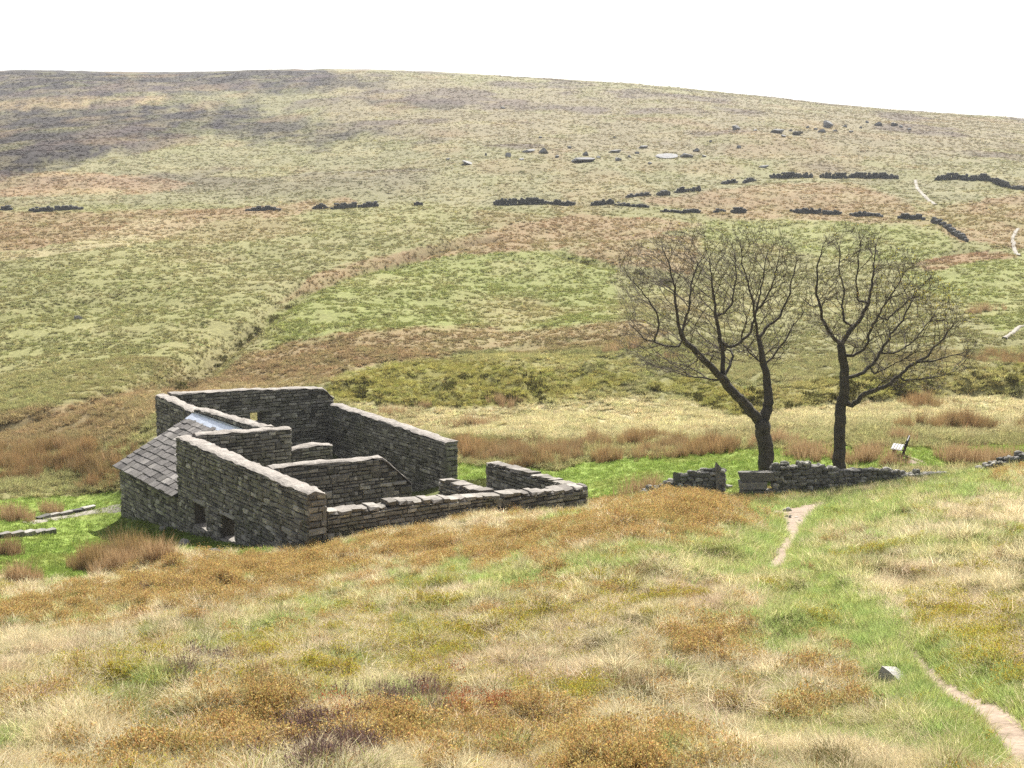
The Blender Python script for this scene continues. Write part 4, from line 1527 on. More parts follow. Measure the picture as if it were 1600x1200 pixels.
    for i in range(1, N): kids[par[i]].append(i)
    r = np.zeros(N)
    order = list(range(N))
    # children always come after their parents in the list
    e = 2.35
    acc = np.zeros(N)
    for i in range(N - 1, -1, -1):
        base = acc[i] if kids[i] else 0.0046 ** e
        r[i] = base ** (1 / e)
        r[i] = min(r[i], 0.042) if trace[i] < 0 else max(min(r[i], minr[i] * 1.15), minr[i])
        if par[i] >= 0: acc[par[i]] += r[i] ** e
    # chains -> tubes
    done = np.zeros(N, bool)
    groups = {}
    o = np.array(t.location)

    def tube(ch, sides, key):
        V, F = groups.setdefault(key, ([], []))
        off = len(V)
        pts = P[ch]; rad = r[ch].copy()
        if len(ch) > 1 and r[ch[0]] > r[ch[1]] * 1.6: rad[0] = r[ch[1]] * 1.25
        tang = np.gradient(pts, axis=0)
        ref = np.array([0.31, 0.87, 0.2])
        for i in range(len(ch)):
            tv = tang[i] / (np.linalg.norm(tang[i]) + 1e-9)
            a = np.cross(tv, ref); a /= np.linalg.norm(a) + 1e-9
            b = np.cross(tv, a)
            for q in range(sides):
                an = 2 * math.pi * q / sides
                rr_ = rad[i] * (1 + (0.06 * math.sin(3 * an + i * 0.12) + 0.03 * rng.normal() if sides > 7 else 0))
                V.append(pts[i] + (a * math.cos(an) + b * math.sin(an)) * rr_ - o)
        for i in range(len(ch) - 1):
            for q in range(sides):
                q2 = (q + 1) % sides
                F.append((off + i * sides + q, off + i * sides + q2, off + (i + 1) * sides + q2, off + (i + 1) * sides + q))
        F.append(tuple(off + (len(ch) - 1) * sides + q for q in range(sides)))
    stack = [0]
    while stack:
        s0 = stack.pop()
        ch = [par[s0]] if par[s0] >= 0 else []
        i = s0
        while True:
            ch.append(i)
            if not kids[i]: break
            same = [c for c in kids[i] if trace[c] == trace[i]]
            nx = max(same or kids[i], key=lambda c: r[c])
            if trace[i] >= 0 and not same: 
                stack += kids[i]; break
            stack += [c for c in kids[i] if c != nx]
            i = nx
        mr = r[s0]
        if len(ch) < 2: continue
        key = ('trunk' if trace[s0] == 0 else 'limb%d' % trace[s0]) if trace[s0] >= 0 else 'crown'
        tube(ch, 12 if mr > 0.12 else (7 if mr > 0.04 else (5 if mr > 0.016 else 3)), key)
    for key, (V, F) in groups.items():
        nm = 'trunk' if key == 'trunk' else ('limb' if key.startswith('limb') else 'crown')
        ob = new_obj(nm, mesh(nm, V, F, M_TWIG if nm == 'crown' else M_BARK, nm != 'crown'), t)
        if nm == 'crown': ob['kind'] = 'stuff'
    # opening buds and a few young leaves
    tips = [i for i in range(N) if not kids[i]]
    V, F = [], []
    for i in tips:
        px, py = ut2pix(P[i][0] / P[i][1], P[i][2] / P[i][1])
        dens = budcol[1](px, py)
        for _ in range(rng.poisson(dens)):
            s = rng.uniform(0.02, 0.045)
            a = rng.normal(0, 1, 3); a /= np.linalg.norm(a); b = np.cross(a, rng.normal(0, 1, 3)); b /= np.linalg.norm(b)
            c = P[i] + rng.normal(0, 0.06, 3) - o
            n = len(V)
            V += [c - a * s, c + b * s * 0.6, c + a * s, c - b * s * 0.6]
            F.append((n, n + 1, n + 2, n + 3))
    if V:
        ob = new_obj('buds', mesh('buds', V, F, budcol[0]), t); ob['kind'] = 'stuff'
    return t, N


mb = NT('spring_buds')
_r = mb.rand()
_c = mb.ramp(_r, [(0, (0.22, 0.22, 0.03)), (0.6, (0.30, 0.27, 0.04)), (1, (0.26, 0.16, 0.05))])
_d = mb.n('ShaderNodeBsdfDiffuse'); _t = mb.n('ShaderNodeBsdfTranslucent'); _m = mb.n('ShaderNodeMixShader')
mb.t.links.new(_c, _d.inputs[0]); mb.t.links.new(_c, _t.inputs[0]); mb.t.links.new(_d.outputs[0], _m.inputs[1]); mb.t.links.new(_t.outputs[0], _m.inputs[2])
mb.t.links.new(_m.outputs[0], mb.out.inputs[0])

T1 = [
    (None, [(1197, 700), (1194, 675), (1190, 662)], 0.345, 0.33, 0.0),
    ((0, 2), [(1181, 650), (1165, 632), (1148, 615), (1137, 604), (1130, 592)], 0.25, 0.17, -0.4),
    ((0, 2), [(1200, 640), (1201, 609), (1196, 581), (1190, 552), (1186, 529)], 0.255, 0.10, 0.6),
    ((1, 4), [(1112, 575), (1095, 557), (1082, 544), (1070, 534), (1064, 520)], 0.165, 0.10, -0.8),
    ((3, 4), [(1060, 504), (1055, 470), (1053, 445), (1044, 410), (1035, 385)], 0.10, 0.025, -0.5),
    ((3, 3), [(1060, 542), (1035, 539), (1007, 529), (985, 508)], 0.07, 0.02, -1.0),
    ((5, 1), [(1030, 510), (1028, 494), (1014, 469), (990, 441), (972, 417)], 0.06, 0.02, -0.6),
    ((3, 4), [(1070, 504), (1077, 480), (1081, 438), (1090, 415), (1102, 392)], 0.08, 0.02, 0.8),
    ((1, 4), [(1130, 570), (1129, 550), (1121, 508), (1116, 473), (1112, 440), (1109, 405)], 0.14, 0.025, 0.5),
    ((8, 1), [(1140, 543), (1151, 539), (1172, 522), (1179, 497), (1189, 455), (1194, 420), (1200, 390)], 0.10, 0.02, 1.2),
    ((1, 4), [(1118, 594), (1095, 590), (1072, 588), (1070, 578), (1080, 570)], 0.06, 0.02, -0.7),
    ((2, 4), [(1180, 500), (1178, 480), (1170, 445), (1160, 410), (1157, 380)], 0.09, 0.02, -0.8),
    ((2, 2), [(1206, 560), (1217, 545), (1228, 530), (1236, 515), (1248, 497), (1258, 485)], 0.07, 0.02, 0.6),
    ((2, 4), [(1200, 510), (1217, 497), (1228, 475), (1235, 452), (1240, 425), (1246, 400)], 0.09, 0.02, 0.9),
    ((2, 2), [(1188, 566), (1172, 552), (1160, 538), (1158, 525)], 0.05, 0.02, -1.0),
    ((8, 2), [(1132, 490), (1145, 470), (1150, 430), (1148, 395)], 0.07, 0.02, 1.0),
    ((1, 4), [(1138, 575), (1146, 558), (1142, 545)], 0.10, 0.06, 1.2),
    ((9, 3), [(1190, 480), (1205, 450), (1215, 415), (1218, 390)], 0.06, 0.02, -0.6),
]
C1 = [(962, 425), (985, 385), (1035, 360), (1100, 353), (1160, 362), (1200, 357), (1250, 374), (1264, 400), (1262, 470), (1240, 530), (1215, 575), (1180, 560), (1130, 555),
      (1085, 592), (1055, 590), (985, 560), (970, 530), (985, 480), (968, 455)]
T2 = [
    (None, [(1312, 700), (1313, 670), (1314, 641), (1320, 606), (1319, 571), (1312, 538)], 0.29, 0.17, 0.0),
    ((0, 5), [(1329, 515), (1343, 501), (1354, 480), (1360, 460), (1364, 438), (1368, 392)], 0.14, 0.025, 0.6),
    ((0, 5), [(1302, 526), (1294, 518), (1284, 494), (1276, 459), (1277, 420), (1285, 385)], 0.11, 0.025, -0.6),
    ((1, 0), [(1318, 500), (1316, 480), (1319, 455), (1311, 420), (1312, 385)], 0.08, 0.02, 1.0),
    ((0, 2), [(1330, 634), (1350, 616), (1389, 602), (1424, 571), (1448, 557), (1473, 529), (1497, 501)], 0.15, 0.02, -0.9),
    ((4, 3), [(1445, 566), (1466, 562), (1490, 555), (1516, 546)], 0.06, 0.015, -0.5),
    ((0, 3), [(1335, 588), (1350, 581), (1371, 560), (1382, 539), (1396, 518), (1410, 501), (1425, 470), (1438, 445)], 0.11, 0.02, 0.9),
    ((0, 4), [(1335, 556), (1350, 546), (1358, 525), (1364, 508), (1385, 473), (1402, 446), (1417, 420)], 0.10, 0.02, -0.8),
    ((4, 2), [(1412, 595), (1440, 592), (1470, 588), (1492, 580)], 0.05, 0.015, 0.8),
    ((1, 2), [(1340, 470), (1338, 440), (1342, 400), (1345, 375)], 0.07, 0.02, -0.9),
    ((6, 2), [(1395, 552), (1420, 540), (1445, 512), (1468, 480)], 0.06, 0.015, 1.0),
    ((7, 3), [(1385, 500), (1410, 478), (1432, 455), (1455, 432)], 0.05, 0.015, 0.5),
    ((2, 2), [(1270, 480), (1258, 470), (1248, 462)], 0.04, 0.012, -0.6),
    ((6, 1), [(1366, 585), (1395, 570), (1415, 560)], 0.05, 0.015, -1.2),
]
C2 = [(1258, 410), (1268, 374), (1320, 356), (1370, 362), (1425, 398), (1455, 428), (1502, 470), (1528, 530), (1512, 570), (1465, 602), (1400, 612), (1365, 590), (1335, 550), (1300, 532), (1272, 515), (1260, 480)]
t1, n1_ = grow_tree('sycamore_tree', 'bare forked tree with two stems, left of the pair behind the drystone wall', 1197, 55.0, T1, C1, 3.6, 3, (0.37, 0.4), (mb.m, lambda x, y: 0.12), 3500)
t2, n2_ = grow_tree('sycamore_tree', 'single stemmed tree with a long low right limb and yellow green buds', 1312, 55.6, T2, C2, 3.3, 5, (0.32, 0.36),
                    (mb.m, lambda x, y: 0.15 + 1.8 * math.exp(-(((x - 1450) / 75) ** 2 + ((y - 470) / 50) ** 2))), 3500)
print('tree nodes', n1_, n2_)

# ------------------------------------------------------------------ plants to scatter
def ribbons(n, h, w, spread, lean, seg, seed, wind=(0, 0), droop=0.35, up=0.0):
    rng = np.random.default_rng(seed)
    V, Q = [], []
    for i in range(n):
        a = rng.uniform(0, 2 * math.pi); rad = spread * math.sqrt(rng.uniform())
        bx, by = rad * math.cos(a), rad * math.sin(a)
        a2 = a + rng.normal(0, 0.9)
        hh = rng.uniform(*h); ww = w * rng.uniform(0.7, 1.3)
        le = max(0.02, rng.normal(lean, lean * 0.4))
        ox, oy = math.cos(a2) * le + wind[0], math.sin(a2) * le + wind[1]
        fa = rng.uniform(0, math.pi)
        sx, sy = math.cos(fa) * ww / 2, math.sin(fa) * ww / 2
        b0 = len(V)
        for k in range(seg + 1):
            t = k / seg
            x, y = bx + ox * hh * t ** 1.7, by + oy * hh * t ** 1.7
            z = hh * (t - droop * min(le, 1.6) * t * t) - 0.03
            f = (1 - t * 0.85)
            V += [(x - sx * f, y - sy * f, z), (x + sx * f, y + sy * f, z)]
        for k in range(seg):
            a0 = b0 + 2 * k
            Q.append((a0, a0 + 1, a0 + 3, a0 + 2))
    return np.array(V), np.array(Q)


def shrub(n, r, h, leaf, colors, seed, twigs=14):
    """low bush: leaf-sized faces through a dome, with woody stems"""
    rng = np.random.default_rng(seed)
    V, Q, C = [], [], []
    stems = []
    for i in range(twigs):
        a = rng.uniform(0, 2 * math.pi); q = r * math.sqrt(rng.uniform())
        tip = np.array([q * math.cos(a), q * math.sin(a), h * rng.uniform(0.6, 1.1) * (1 - 0.5 * (q / r) ** 2)])
        base = np.array([tip[0] * 0.55, tip[1] * 0.55, -0.03])
        stems.append((base, tip))
        s = np.cross(tip - base, rng.normal(0, 1, 3)); s = s / np.linalg.norm(s) * 0.004
        b = len(V)
        V += [base - s, base + s, tip + s * .5, tip - s * .5]; Q.append((b, b + 1, b + 2, b + 3)); C += [(0.10, 0.06, 0.045)] * 4
    for i in range(n):
        base, tip = stems[rng.integers(len(stems))]
        f = rng.uniform(0.35, 1.05)
        c = base + (tip - base) * f + rng.normal(0, 0.03, 3)
        a = rng.normal(0, 1, 3); a[2] += 0.8; a /= np.linalg.norm(a)
        b_ = np.cross(a, rng.normal(0, 1, 3)); b_ /= np.linalg.norm(b_)
        s = leaf * rng.uniform(0.6, 1.3)
        b = len(V)
        V += [c - a * s, c + b_ * s * 0.55, c + a * s, c - b_ * s * 0.55]
        Q.append((b, b + 1, b + 2, b + 3))
        cl = lin(colors[rng.integers(len(colors))]) * ALB * rng.uniform(0.9, 1.8)
        C += [tuple(cl)] * 4
    return np.array(V), np.array(Q), np.array(C)


def src(name, V, Q, mat, C=None):
    me = quadmesh(name, V, Q, mat)
    if C is not None:
        set_attr(me, 'leaf', 'FLOAT_COLOR', np.concatenate([C, np.ones((len(C), 1))], 1))
    return bpy.data.objects.new(name, me)


def instancer(name, label, cat, pts, rot, sc, tint, sources):
    """one ground-cover object that carries its plants on points"""
    col_ = bpy.data.collections.new(name + '_plants')
    srcs = sorted(sources, key=lambda o: o.name)
    for s in srcs: col_.objects.link(s)
    n = len(pts)
    me = bpy.data.meshes.new(name)
    me.vertices.add(n); me.vertices.foreach_set('co', np.ascontiguousarray(pts, np.float32).ravel())
    set_attr(me, 'rot', 'FLOAT_VECTOR', np.asarray(rot, np.float32))
    set_attr(me, 'sc', 'FLOAT_VECTOR', np.asarray(sc, np.float32))
    set_attr(me, 'vi', 'INT', RNG.integers(0, len(srcs), n).astype(np.int32))
    set_attr(me, 'tint', 'FLOAT_COLOR', np.concatenate([tint, np.ones((n, 1))], 1).astype(np.float32))
    me.update()
    o = new_obj(name, me)
    ng = bpy.data.node_groups.new(name + '_scatter', 'GeometryNodeTree')
    ng.interface.new_socket('Geometry', in_out='INPUT', socket_type='NodeSocketGeometry')
    ng.interface.new_socket('Geometry', in_out='OUTPUT', socket_type='NodeSocketGeometry')
    gi, go = ng.nodes.new('NodeGroupInput'), ng.nodes.new('NodeGroupOutput')
    ip = ng.nodes.new('GeometryNodeInstanceOnPoints')
    ci = ng.nodes.new('GeometryNodeCollectionInfo')
    ci.inputs['Collection'].default_value = col_
    ci.inputs['Separate Children'].default_value = True
    ci.inputs['Reset Children'].default_value = True

    def na(nm, typ):
        a = ng.nodes.new('GeometryNodeInputNamedAttribute'); a.data_type = typ
        a.inputs['Name'].default_value = nm
        return a.outputs['Attribute']
    lk = ng.links.new
    lk(gi.outputs[0], ip.inputs['Points']); lk(ci.outputs[0], ip.inputs['Instance'])
    ip.inputs['Pick Instance'].default_value = True
    lk(na('vi', 'INT'), ip.inputs['Instance Index']); lk(na('rot', 'FLOAT_VECTOR'), ip.inputs['Rotation']); lk(na('sc', 'FLOAT_VECTOR'), ip.inputs['Scale'])
    lk(ip.outputs[0], go.inputs[0])
    md = o.modifiers.new('scatter', 'NODES'); md.node_group = ng
    tag(o, label, cat, kind='stuff')
    return o


def scatter_pts(n, y0, y1, umax=0.50, seed=0):
    rng = np.random.default_rng(seed)
    u = rng.uniform(-umax, umax, n); y = np.exp(rng.uniform(math.log(y0), math.log(y1), n))
    x = u * y
    return x, y, gz(x, y)


def build_veg():
    rng = np.random.default_rng(11)
    WIND = (-0.12, -0.05)
    grass_near = [src('straw_tuft', *ribbons(38, (0.07, 0.21), 0.0058, 0.085, 0.8, 3, s, WIND), M_GRASS) for s in range(5)]
    grass_mid = [src('straw_clump', *ribbons(34, (0.09, 0.24), 0.011, 0.13, 0.85, 3, 20 + s, WIND), M_GRASS) for s in range(4)]
    green_near = [src('green_tuft', *ribbons(36, (0.07, 0.20), 0.008, 0.10, 0.6, 3, 40 + s, (-0.1, 0)), M_GRASS) for s in range(4)]
    turf = [src('turf_tuft', *ribbons(40, (0.04, 0.11), 0.02, 0.20, 0.5, 2, 60 + s), M_GRASS) for s in range(3)]
    tuss = [src('tussock', *ribbons(46, (0.16, 0.36), 0.035, 0.17, 1.0, 3, 80 + s), M_GRASS) for s in range(5)]
    farts = [src('far_tussock', *ribbons(26, (0.16, 0.34), 0.07, 0.20, 0.8, 2, 100 + s), M_GRASS) for s in range(4)]
    rush = [src('rush_tuft', *ribbons(60, (0.45, 0.95), 0.013, 0.20, 0.22, 3, 120 + s, (-0.05, 0), 0.1), M_RUSH) for s in range(4)]
    OR = [(222, 160, 90), (206, 136, 78), (232, 188, 92), (180, 118, 72), (226, 200, 98), (170, 166, 84), (206, 186, 110), (236, 212, 138), (188, 180, 92)]
    YE = [(224, 208, 84), (202, 202, 84), (230, 190, 80), (176, 186, 80), (216, 166, 78)]
    RE = [(192, 104, 74), (170, 96, 76), (206, 142, 82), (220, 176, 100), (216, 170, 106)]
    HE = [(128, 100, 102), (106, 84, 86), (152, 124, 116), (96, 82, 76), (180, 160, 140)]
    bil = [src('bilberry_bush', *shrub(240, 0.20, 0.18, 0.0115, OR, 140 + s)[:2], M_SHRUB, shrub(240, 0.20, 0.18, 0.0115, OR, 140 + s)[2]) for s in range(4)]
    yel = [src('yellow_bush', *shrub(200, 0.18, 0.14, 0.0115, YE, 150 + s)[:2], M_SHRUB, shrub(200, 0.18, 0.14, 0.0115, YE, 150 + s)[2]) for s in range(3)]
    red = [src('red_bush', *shrub(220, 0.18, 0.16, 0.0105, RE, 160 + s)[:2], M_SHRUB, shrub(220, 0.18, 0.16, 0.0105, RE, 160 + s)[2]) for s in range(3)]
    hea = [src('heather_bush', *shrub(110, 0.20, 0.2, 0.012, HE, 170 + s, 40)[:2], M_SHRUB, shrub(110, 0.20, 0.2, 0.012, HE, 170 + s, 40)[2]) for s in range(3)]

    # ---- foreground
    x, y, z = scatter_pts(380000, 9.0, 58.0, 0.73, 1)
    px, py = ut2pix(x / y, z / y)
    pd, pa = dist_poly(x, y, PATH)
    pw = np.interp(pa, np.arange(len(PATH_W)), PATH_W)
    pd2, _ = dist_poly(x, y, PATCH)
    pw = np.where(pd2 - 1.0 < pd - pw, 1.0, pw); pd = np.minimum(pd, pd2)
    tm = turf_mask(px, py, y)
    w = fg_weights(px, py, x, y)
    # inside of a wall?
    rel = np.stack([x - O2[0], y - O2[1]], 1)
    Lc, Mc = rel @ A2, rel @ B2
    inwall = ((Mc > -0.15) & (Mc < 0.9) & (Lc > -0.1) & (Lc < LSH + .2)) | ((Lc > -0.1) & (Lc < 0.75) & (Mc > 0) & (Mc < LW + 1))
    ok = (pd > pw * rng.uniform(0.42, 1.15, len(x))) & ~inwall & (tm < 0.5) & (y < 57)
    u01 = rng.uniform(0, 1, len(x))
    kind = np.full(len(x), 's')
    edge = np.exp(-(np.maximum(pd - pw, 0) / 0.55) ** 2)
    gw = np.maximum(w['g'], 0.8 * edge)
    strip = pd < pw + 0.05 + 0.55 * rng.uniform(0, 1, len(x))
    kind = np.where(u01 < gw * 0.62, 'g', kind)
    u02 = rng.uniform(0, 1, len(x))
    kind = np.where(u02 < w['y'] * 0.24, 'y', kind)
    br = np.clip(0.85 + 1.5 * fbm(x / 0.55, y / 0.55, 3, 307), 0.0, 1.4)
    kind = np.where(u02 < w['b'] * (0.20 + 0.42 * sstep(24, 36, y)) * br, 'b', kind)
    kind = np.where(u02 < w['h'] * 0.07 * br, 'h', kind)
    kind = np.where(u02 < w['r'] * 0.035 * br, 'r', kind)

    kind = np.where(strip & (rng.uniform(0, 1, len(x)) < 0.8), 'g', kind)
    base = paint(x, y, z) * ALB
    clump = fbm(x / 0.45, y / 0.45, 2, 301)
    big = fbm(x / 1.5, y / 1.5, 3, 5)

    def put(name, label, cat, m, srcs, size, tint, lean=0.18, zs=None):
        i = np.nonzero(m)[0]
        n = len(i)
        s = size[i] if hasattr(size, '__len__') else np.full(n, size)
        s = s * rng.uniform(0.7, 1.3, n)
        sc = np.stack([s, s, s * (rng.uniform(0.75, 1.3, n) if zs is None else zs[i])], 1)
        sw = 1.1 if lean > 0.15 else 0.0
        rot = np.stack([rng.normal(0, lean, n) + sw * 0.45 * fbm(x[i] / 0.9, y[i] / 0.9, 2, 351), rng.normal(0, lean, n) + sw * 0.45 * fbm(x[i] / 0.9, y[i] / 0.9, 2, 352), rng.uniform(0, 6.283, n)], 1)
        t = tint[i] * rng.uniform(0.75, 1.25, (n, 1)) * (1 + rng.normal(0, 0.04, (n, 3)))
        instancer(name, label, cat, np.stack([x[i], y[i], z[i]], 1), rot, sc, np.clip(t, 0.004, 0.9), srcs)

    grow = 0.75 + 0.35 * np.clip(y / 30, 0, 1.4)
    AG = ALB * 1.42
    straw = np.tile(lin(FGC['s']), (len(x), 1)) * AG
    straw = straw * (0.98 + 0.28 * clump)[:, None]
    gap_shade = sstep(-0.12, -0.5, clump)[:, None] if False else (1 - sstep(-0.5, -0.1, clump))[:, None]  # straw darkened between clumps, shade of the gaps put into the tint
    straw = straw * (1 - 0.6 * gap_shade) + lin((158, 150, 92)) * AG * 0.6 * gap_shade
    inb = np.maximum.reduce([w['b'], w['r'], w['h']])
    grow = grow * (1 - 0.22 * inb)
    pinkish = sstep(0.1, 0.5, fbm(x / 1.1, y / 1.1, 3, 303))[:, None]
    straw = straw * (1 - 0.5 * pinkish) + lin((214, 186, 152)) * AG * 0.5 * pinkish
    gmix = (np.clip(w['g'] * 0.45 + 0.25 * sstep(0, .5, fbm(x / 0.8, y / 0.8, 2, 305)), 0, 0.8))[:, None]
    straw = straw * (1 - gmix) + lin((196, 200, 110)) * AG * gmix
    straw = straw * (1 - 0.45 * w['d'][:, None]) + lin(FGC['d']) * AG * 0.45 * w['d'][:, None]
    ms = ok & (kind == 's')
    thin = (rng.uniform(0, 1, len(x)) < 0.85)
    put('straw_grass', 'pale dry moor grass lying over the foreground slope', 'grass', ms & (y < 24) & thin, grass_near, 1.0 * grow * (1 + 0.7 * clump), straw)
    put('straw_grass', 'pale dry moor grass farther down the slope towards the ruin', 'grass', ms & (y >= 24) & thin, grass_mid, 0.9 * grow * (1 + 0.7 * clump), straw)
    gt = np.tile(lin(FGC['g']), (len(x), 1)) * AG
    gt = gt + (lin((198, 202, 116)) * AG - gt) * (0.55 * sstep(-0.2, .5, clump))[:, None]
    put('green_grass', 'short fresh green grass beside the dirt path', 'grass', ok & (kind == 'g'), green_near, 0.95 * grow + 0.35 * sstep(24, 40, y), gt)
    put('bilberry_scrub', 'low orange brown bilberry scrub on the slope', 'shrubs', ok & (kind == 'b'), bil, 1.05 * (0.75 + 0.35 * np.clip(y / 30, 0, 1.4)) * (1 + .3 * clump), np.tile(lin((222, 194, 138)), (len(x), 1)) * ALB * 1.4, 0.12)
    put('bilberry_scrub', 'low yellow green bilberry shoots among the straw grass', 'shrubs', ok & (kind == 'y'), yel, 1.0 * (0.75 + 0.35 * np.clip(y / 30, 0, 1.4)), np.tile(lin((208, 196, 92)), (len(x), 1)) * ALB * 1.2, 0.12)
    put('bilberry_scrub', 'dark red bilberry shoots in the near foreground', 'shrubs', ok & (kind == 'r'), red, 1.15 * (0.75 + 0.35 * np.clip(y / 30, 0, 1.4)), np.tile(lin((190, 116, 84)), (len(x), 1)) * ALB * 1.2, 0.12)
    put('heather', 'dull purple brown heather in the near foreground', 'shrubs', ok & (kind == 'h'), hea, 1.15 * (0.75 + 0.35 * np.clip(y / 30, 0, 1.4)), np.tile(lin((150, 124, 116)), (len(x), 1)) * ALB * 1.2, 0.12)

    # ---- bigger tussocks standing out of the slope, some dark, partly in place of shadows
    x, y, z = scatter_pts(17000, 9.5, 52, 0.73, 8)
    px, py = ut2pix(x / y, z / y)
    pd, pa = dist_poly(x, y, PATH)
    rel = np.stack([x - O2[0], y - O2[1]], 1)
    m = (pd > 1.0) & (turf_mask(px, py, y) < 0.5) & (fbm(x / 2.2, y / 2.2, 3, 371) > -0.1) & ~((rel @ B2 > -0.4) & (rel @ A2 > -0.6))
    pick = rng.uniform(0, 1, len(x))[:, None]
    tt = np.where(pick < 0.46, lin((240, 226, 188)) * AG, np.where(pick < 0.66, lin((170, 172, 100)) * AG, np.where(pick < 0.80, lin((176, 142, 100)) * AG, lin((104, 100, 58)) * AG)))
    clump = fbm(x / 0.45, y / 0.45, 2, 373)
    fgt = [src('fg_tussock', *ribbons(110, (0.14, 0.30), 0.009, 0.11, 1.2, 3, 200 + s, (-0.1, -0.1), 0.5), M_GRASS) for s in range(4)]
    put('tussock_grass', 'larger drooping grass tussocks dotted over the foreground slope', 'grass', m, fgt, 0.9 + 0.3 * np.clip(y / 40, 0, 1), tt, 0.14)

    # ---- turf about the ruin and the trees
    x, y, z = scatter_pts(115000, 42, 82, 0.6, 2)
    px, py = ut2pix(x / y, z / y)
    tm = turf_mask(px, py, y)
    base = paint(x, y, z) * ALB
    clump = fbm(x / 0.7, y / 0.7, 2, 311)
    put('turf', 'bright green grazed turf around the ruin and the trees', 'grass', (tm > 0.5) & (rng.uniform(0, 1, len(x)) < 0.7), turf, 1.0 + 0.5 * np.clip(clump, 0, 1), base)

    # ---- tussocks, middle distance
    x, y, z = scatter_pts(92000, 54, 130, 0.62, 3)
    px, py = ut2pix(x / y, z / y)
    rel = np.stack([x - O2[0], y - O2[1]], 1); Lc, Mc = rel @ A2, rel @ B2
    inside = (Lc > -0.2) & (Lc < 31) & (Mc > np.where(Lc > 23.3, 4.0, -0.2)) & (Mc < 16)
    base = paint(x, y, z) * ALB
    clump = fbm(x / 1.1, y / 1.1, 2, 321)
    m = (turf_mask(px, py, y) < 0.5) & ~inside & (clump > -0.45)
    put('tussock_grass', 'pale tussock grass across the valley floor', 'grass', m, tuss, 1.0 + 0.5 * np.clip(clump, -0.6, 1), base * (1.5 + 0.2 * clump[:, None]), 0.1)
    # ---- tussocks, far slopes
    x, y, z = scatter_pts(240000, 120, 900, 0.56, 4)
    base = paint(x, y, z) * ALB
    clump = fbm(x / 2.5, y / 2.5, 2, 331)
    s = 0.85 * (y / 150) ** 0.5
    base = base * rng.uniform(0.85, 1.6, len(x))[:, None]
    put('tussock_grass', 'rough hill grass and heather covering the far hillside', 'grass', (clump > -0.35) & (rng.uniform(0, 1, len(x)) < 0.75), farts, s * (1 + 0.5 * clump), base * (1.0 + 0.12 * clump[:, None]), 0.1, zs=np.where(y > 300, 0.8, 1.0))

    # ---- low heather and moss hummocks, dark partly to stand for shadow on the banks
    bk = [src('bank_hummock', *shrub(170, 0.34, 0.34, 0.05, [(96, 100, 52), (78, 84, 44), (120, 116, 60), (104, 88, 56), (150, 140, 70)], 180 + s, 16)[:2], M_SHRUB, shrub(170, 0.34, 0.34, 0.05, [(96, 100, 52), (78, 84, 44), (120, 116, 60), (104, 88, 56), (150, 140, 70)], 180 + s, 16)[2]) for s in range(3)]
    x, y, z = scatter_pts(60000, 88, 300, 0.47, 6)
    px, py = ut2pix(x / y, z / y)
    wx, wy = warp(px, py, x, y, 6, 361)
    m = np.zeros(len(x), bool)
    for zi in (FAR_ZONES_BANK):
        m |= inpoly(wx, wy, zi)
    m &= y < 130
    m &= fbm(x / 1.9, y / 2.6, 3, 363) > 0.14
    gm = np.zeros(len(x), bool)
    for pts, w_, d_ in (GUL[0], GUL[2]):
        dd, _ = dist_poly(x, y, pts)
        gm |= (dd < w_ * 0.4)
    m |= gm & (fbm(x / 3, y / 3, 2, 365) > 0.3)
    put('heather', 'dark heather and moss hummocks, partly standing in for shadow, on the steep banks and along the gullies', 'shrubs', m, bk, 0.9 * (y / 100) ** 0.6, np.tile(lin((112, 108, 58)), (len(x), 1)) * ALB, 0.1)

    # ---- rushes
    RZ = [(60, 722, 200, 40, 0), (120, 704, 150, 22, 0), (20, 742, 90, 16, 0), (190, 735, 90, 26, 0), (180, 758, 70, 14, 0), 
          (170, 880, 95, 16, -4), (300, 690, 80, 14, 0),
          (755, 700, 75, 20, 0), (820, 712, 120, 12, 0),
          (960, 690, 90, 10, -4), (850, 692, 40, 8, 0), (1080, 700, 110, 14, -3), (960, 714, 200, 9, -4), 
          (1470, 664, 95, 8, 0), (1450, 632, 55, 8, 0), (1640, 665, 60, 8, 0), (1045, 558, 26, 6, 0),
          (1580, 556, 70, 16, 0)]
    x, y, z = scatter_pts(160000, 40, 175, 0.45, 5)
    px, py = ut2pix(x / y, z / y)
    wx, wy = warp(px, py, x, y, 7, 341)
    e = np.full(len(x), 9.0)
    for zc in RZ:
        e = np.minimum(e, ell(wx, wy, zc[0], zc[1] + 4, zc[2], max(zc[3] * 0.62, 4), zc[4]))
    rel = np.stack([x - O2[0], y - O2[1]], 1); Lc, Mc = rel @ A2, rel @ B2
    inside = (Lc > -0.4) & (Lc < 31) & (Mc > np.where(Lc > 23.3, 4.0, -0.3)) & (Mc < 16)
    brk = fbm(x / 1.2, y / 1.2, 3, 347)
    m = (e < 0.98) & (rng.uniform(0, 1, len(x)) < 0.55) & ~inside & (brk > -0.22 + 0.25 * (e > 0.7))
    rt = np.tile(lin((206, 172, 120)), (len(x), 1)) * ALB * (1 + 0.25 * fbm(x / 3, y / 3, 2, 343))[:, None]
    tanm = sstep(0, .5, fbm(x / 2, y / 2, 2, 345))[:, None]
    rt = rt * (1 - .5 * tanm) + lin((222, 192, 144)) * ALB * .5 * tanm
    put('rushes', 'brown dead rushes in beds across the valley floor', 'rushes', m, rush, 0.88 * (1.1 - 0.5 * sstep(0.5, 1.0, e)) * np.clip(0.85 + 0.7 * brk, 0.5, 1.4), rt, 0.12)

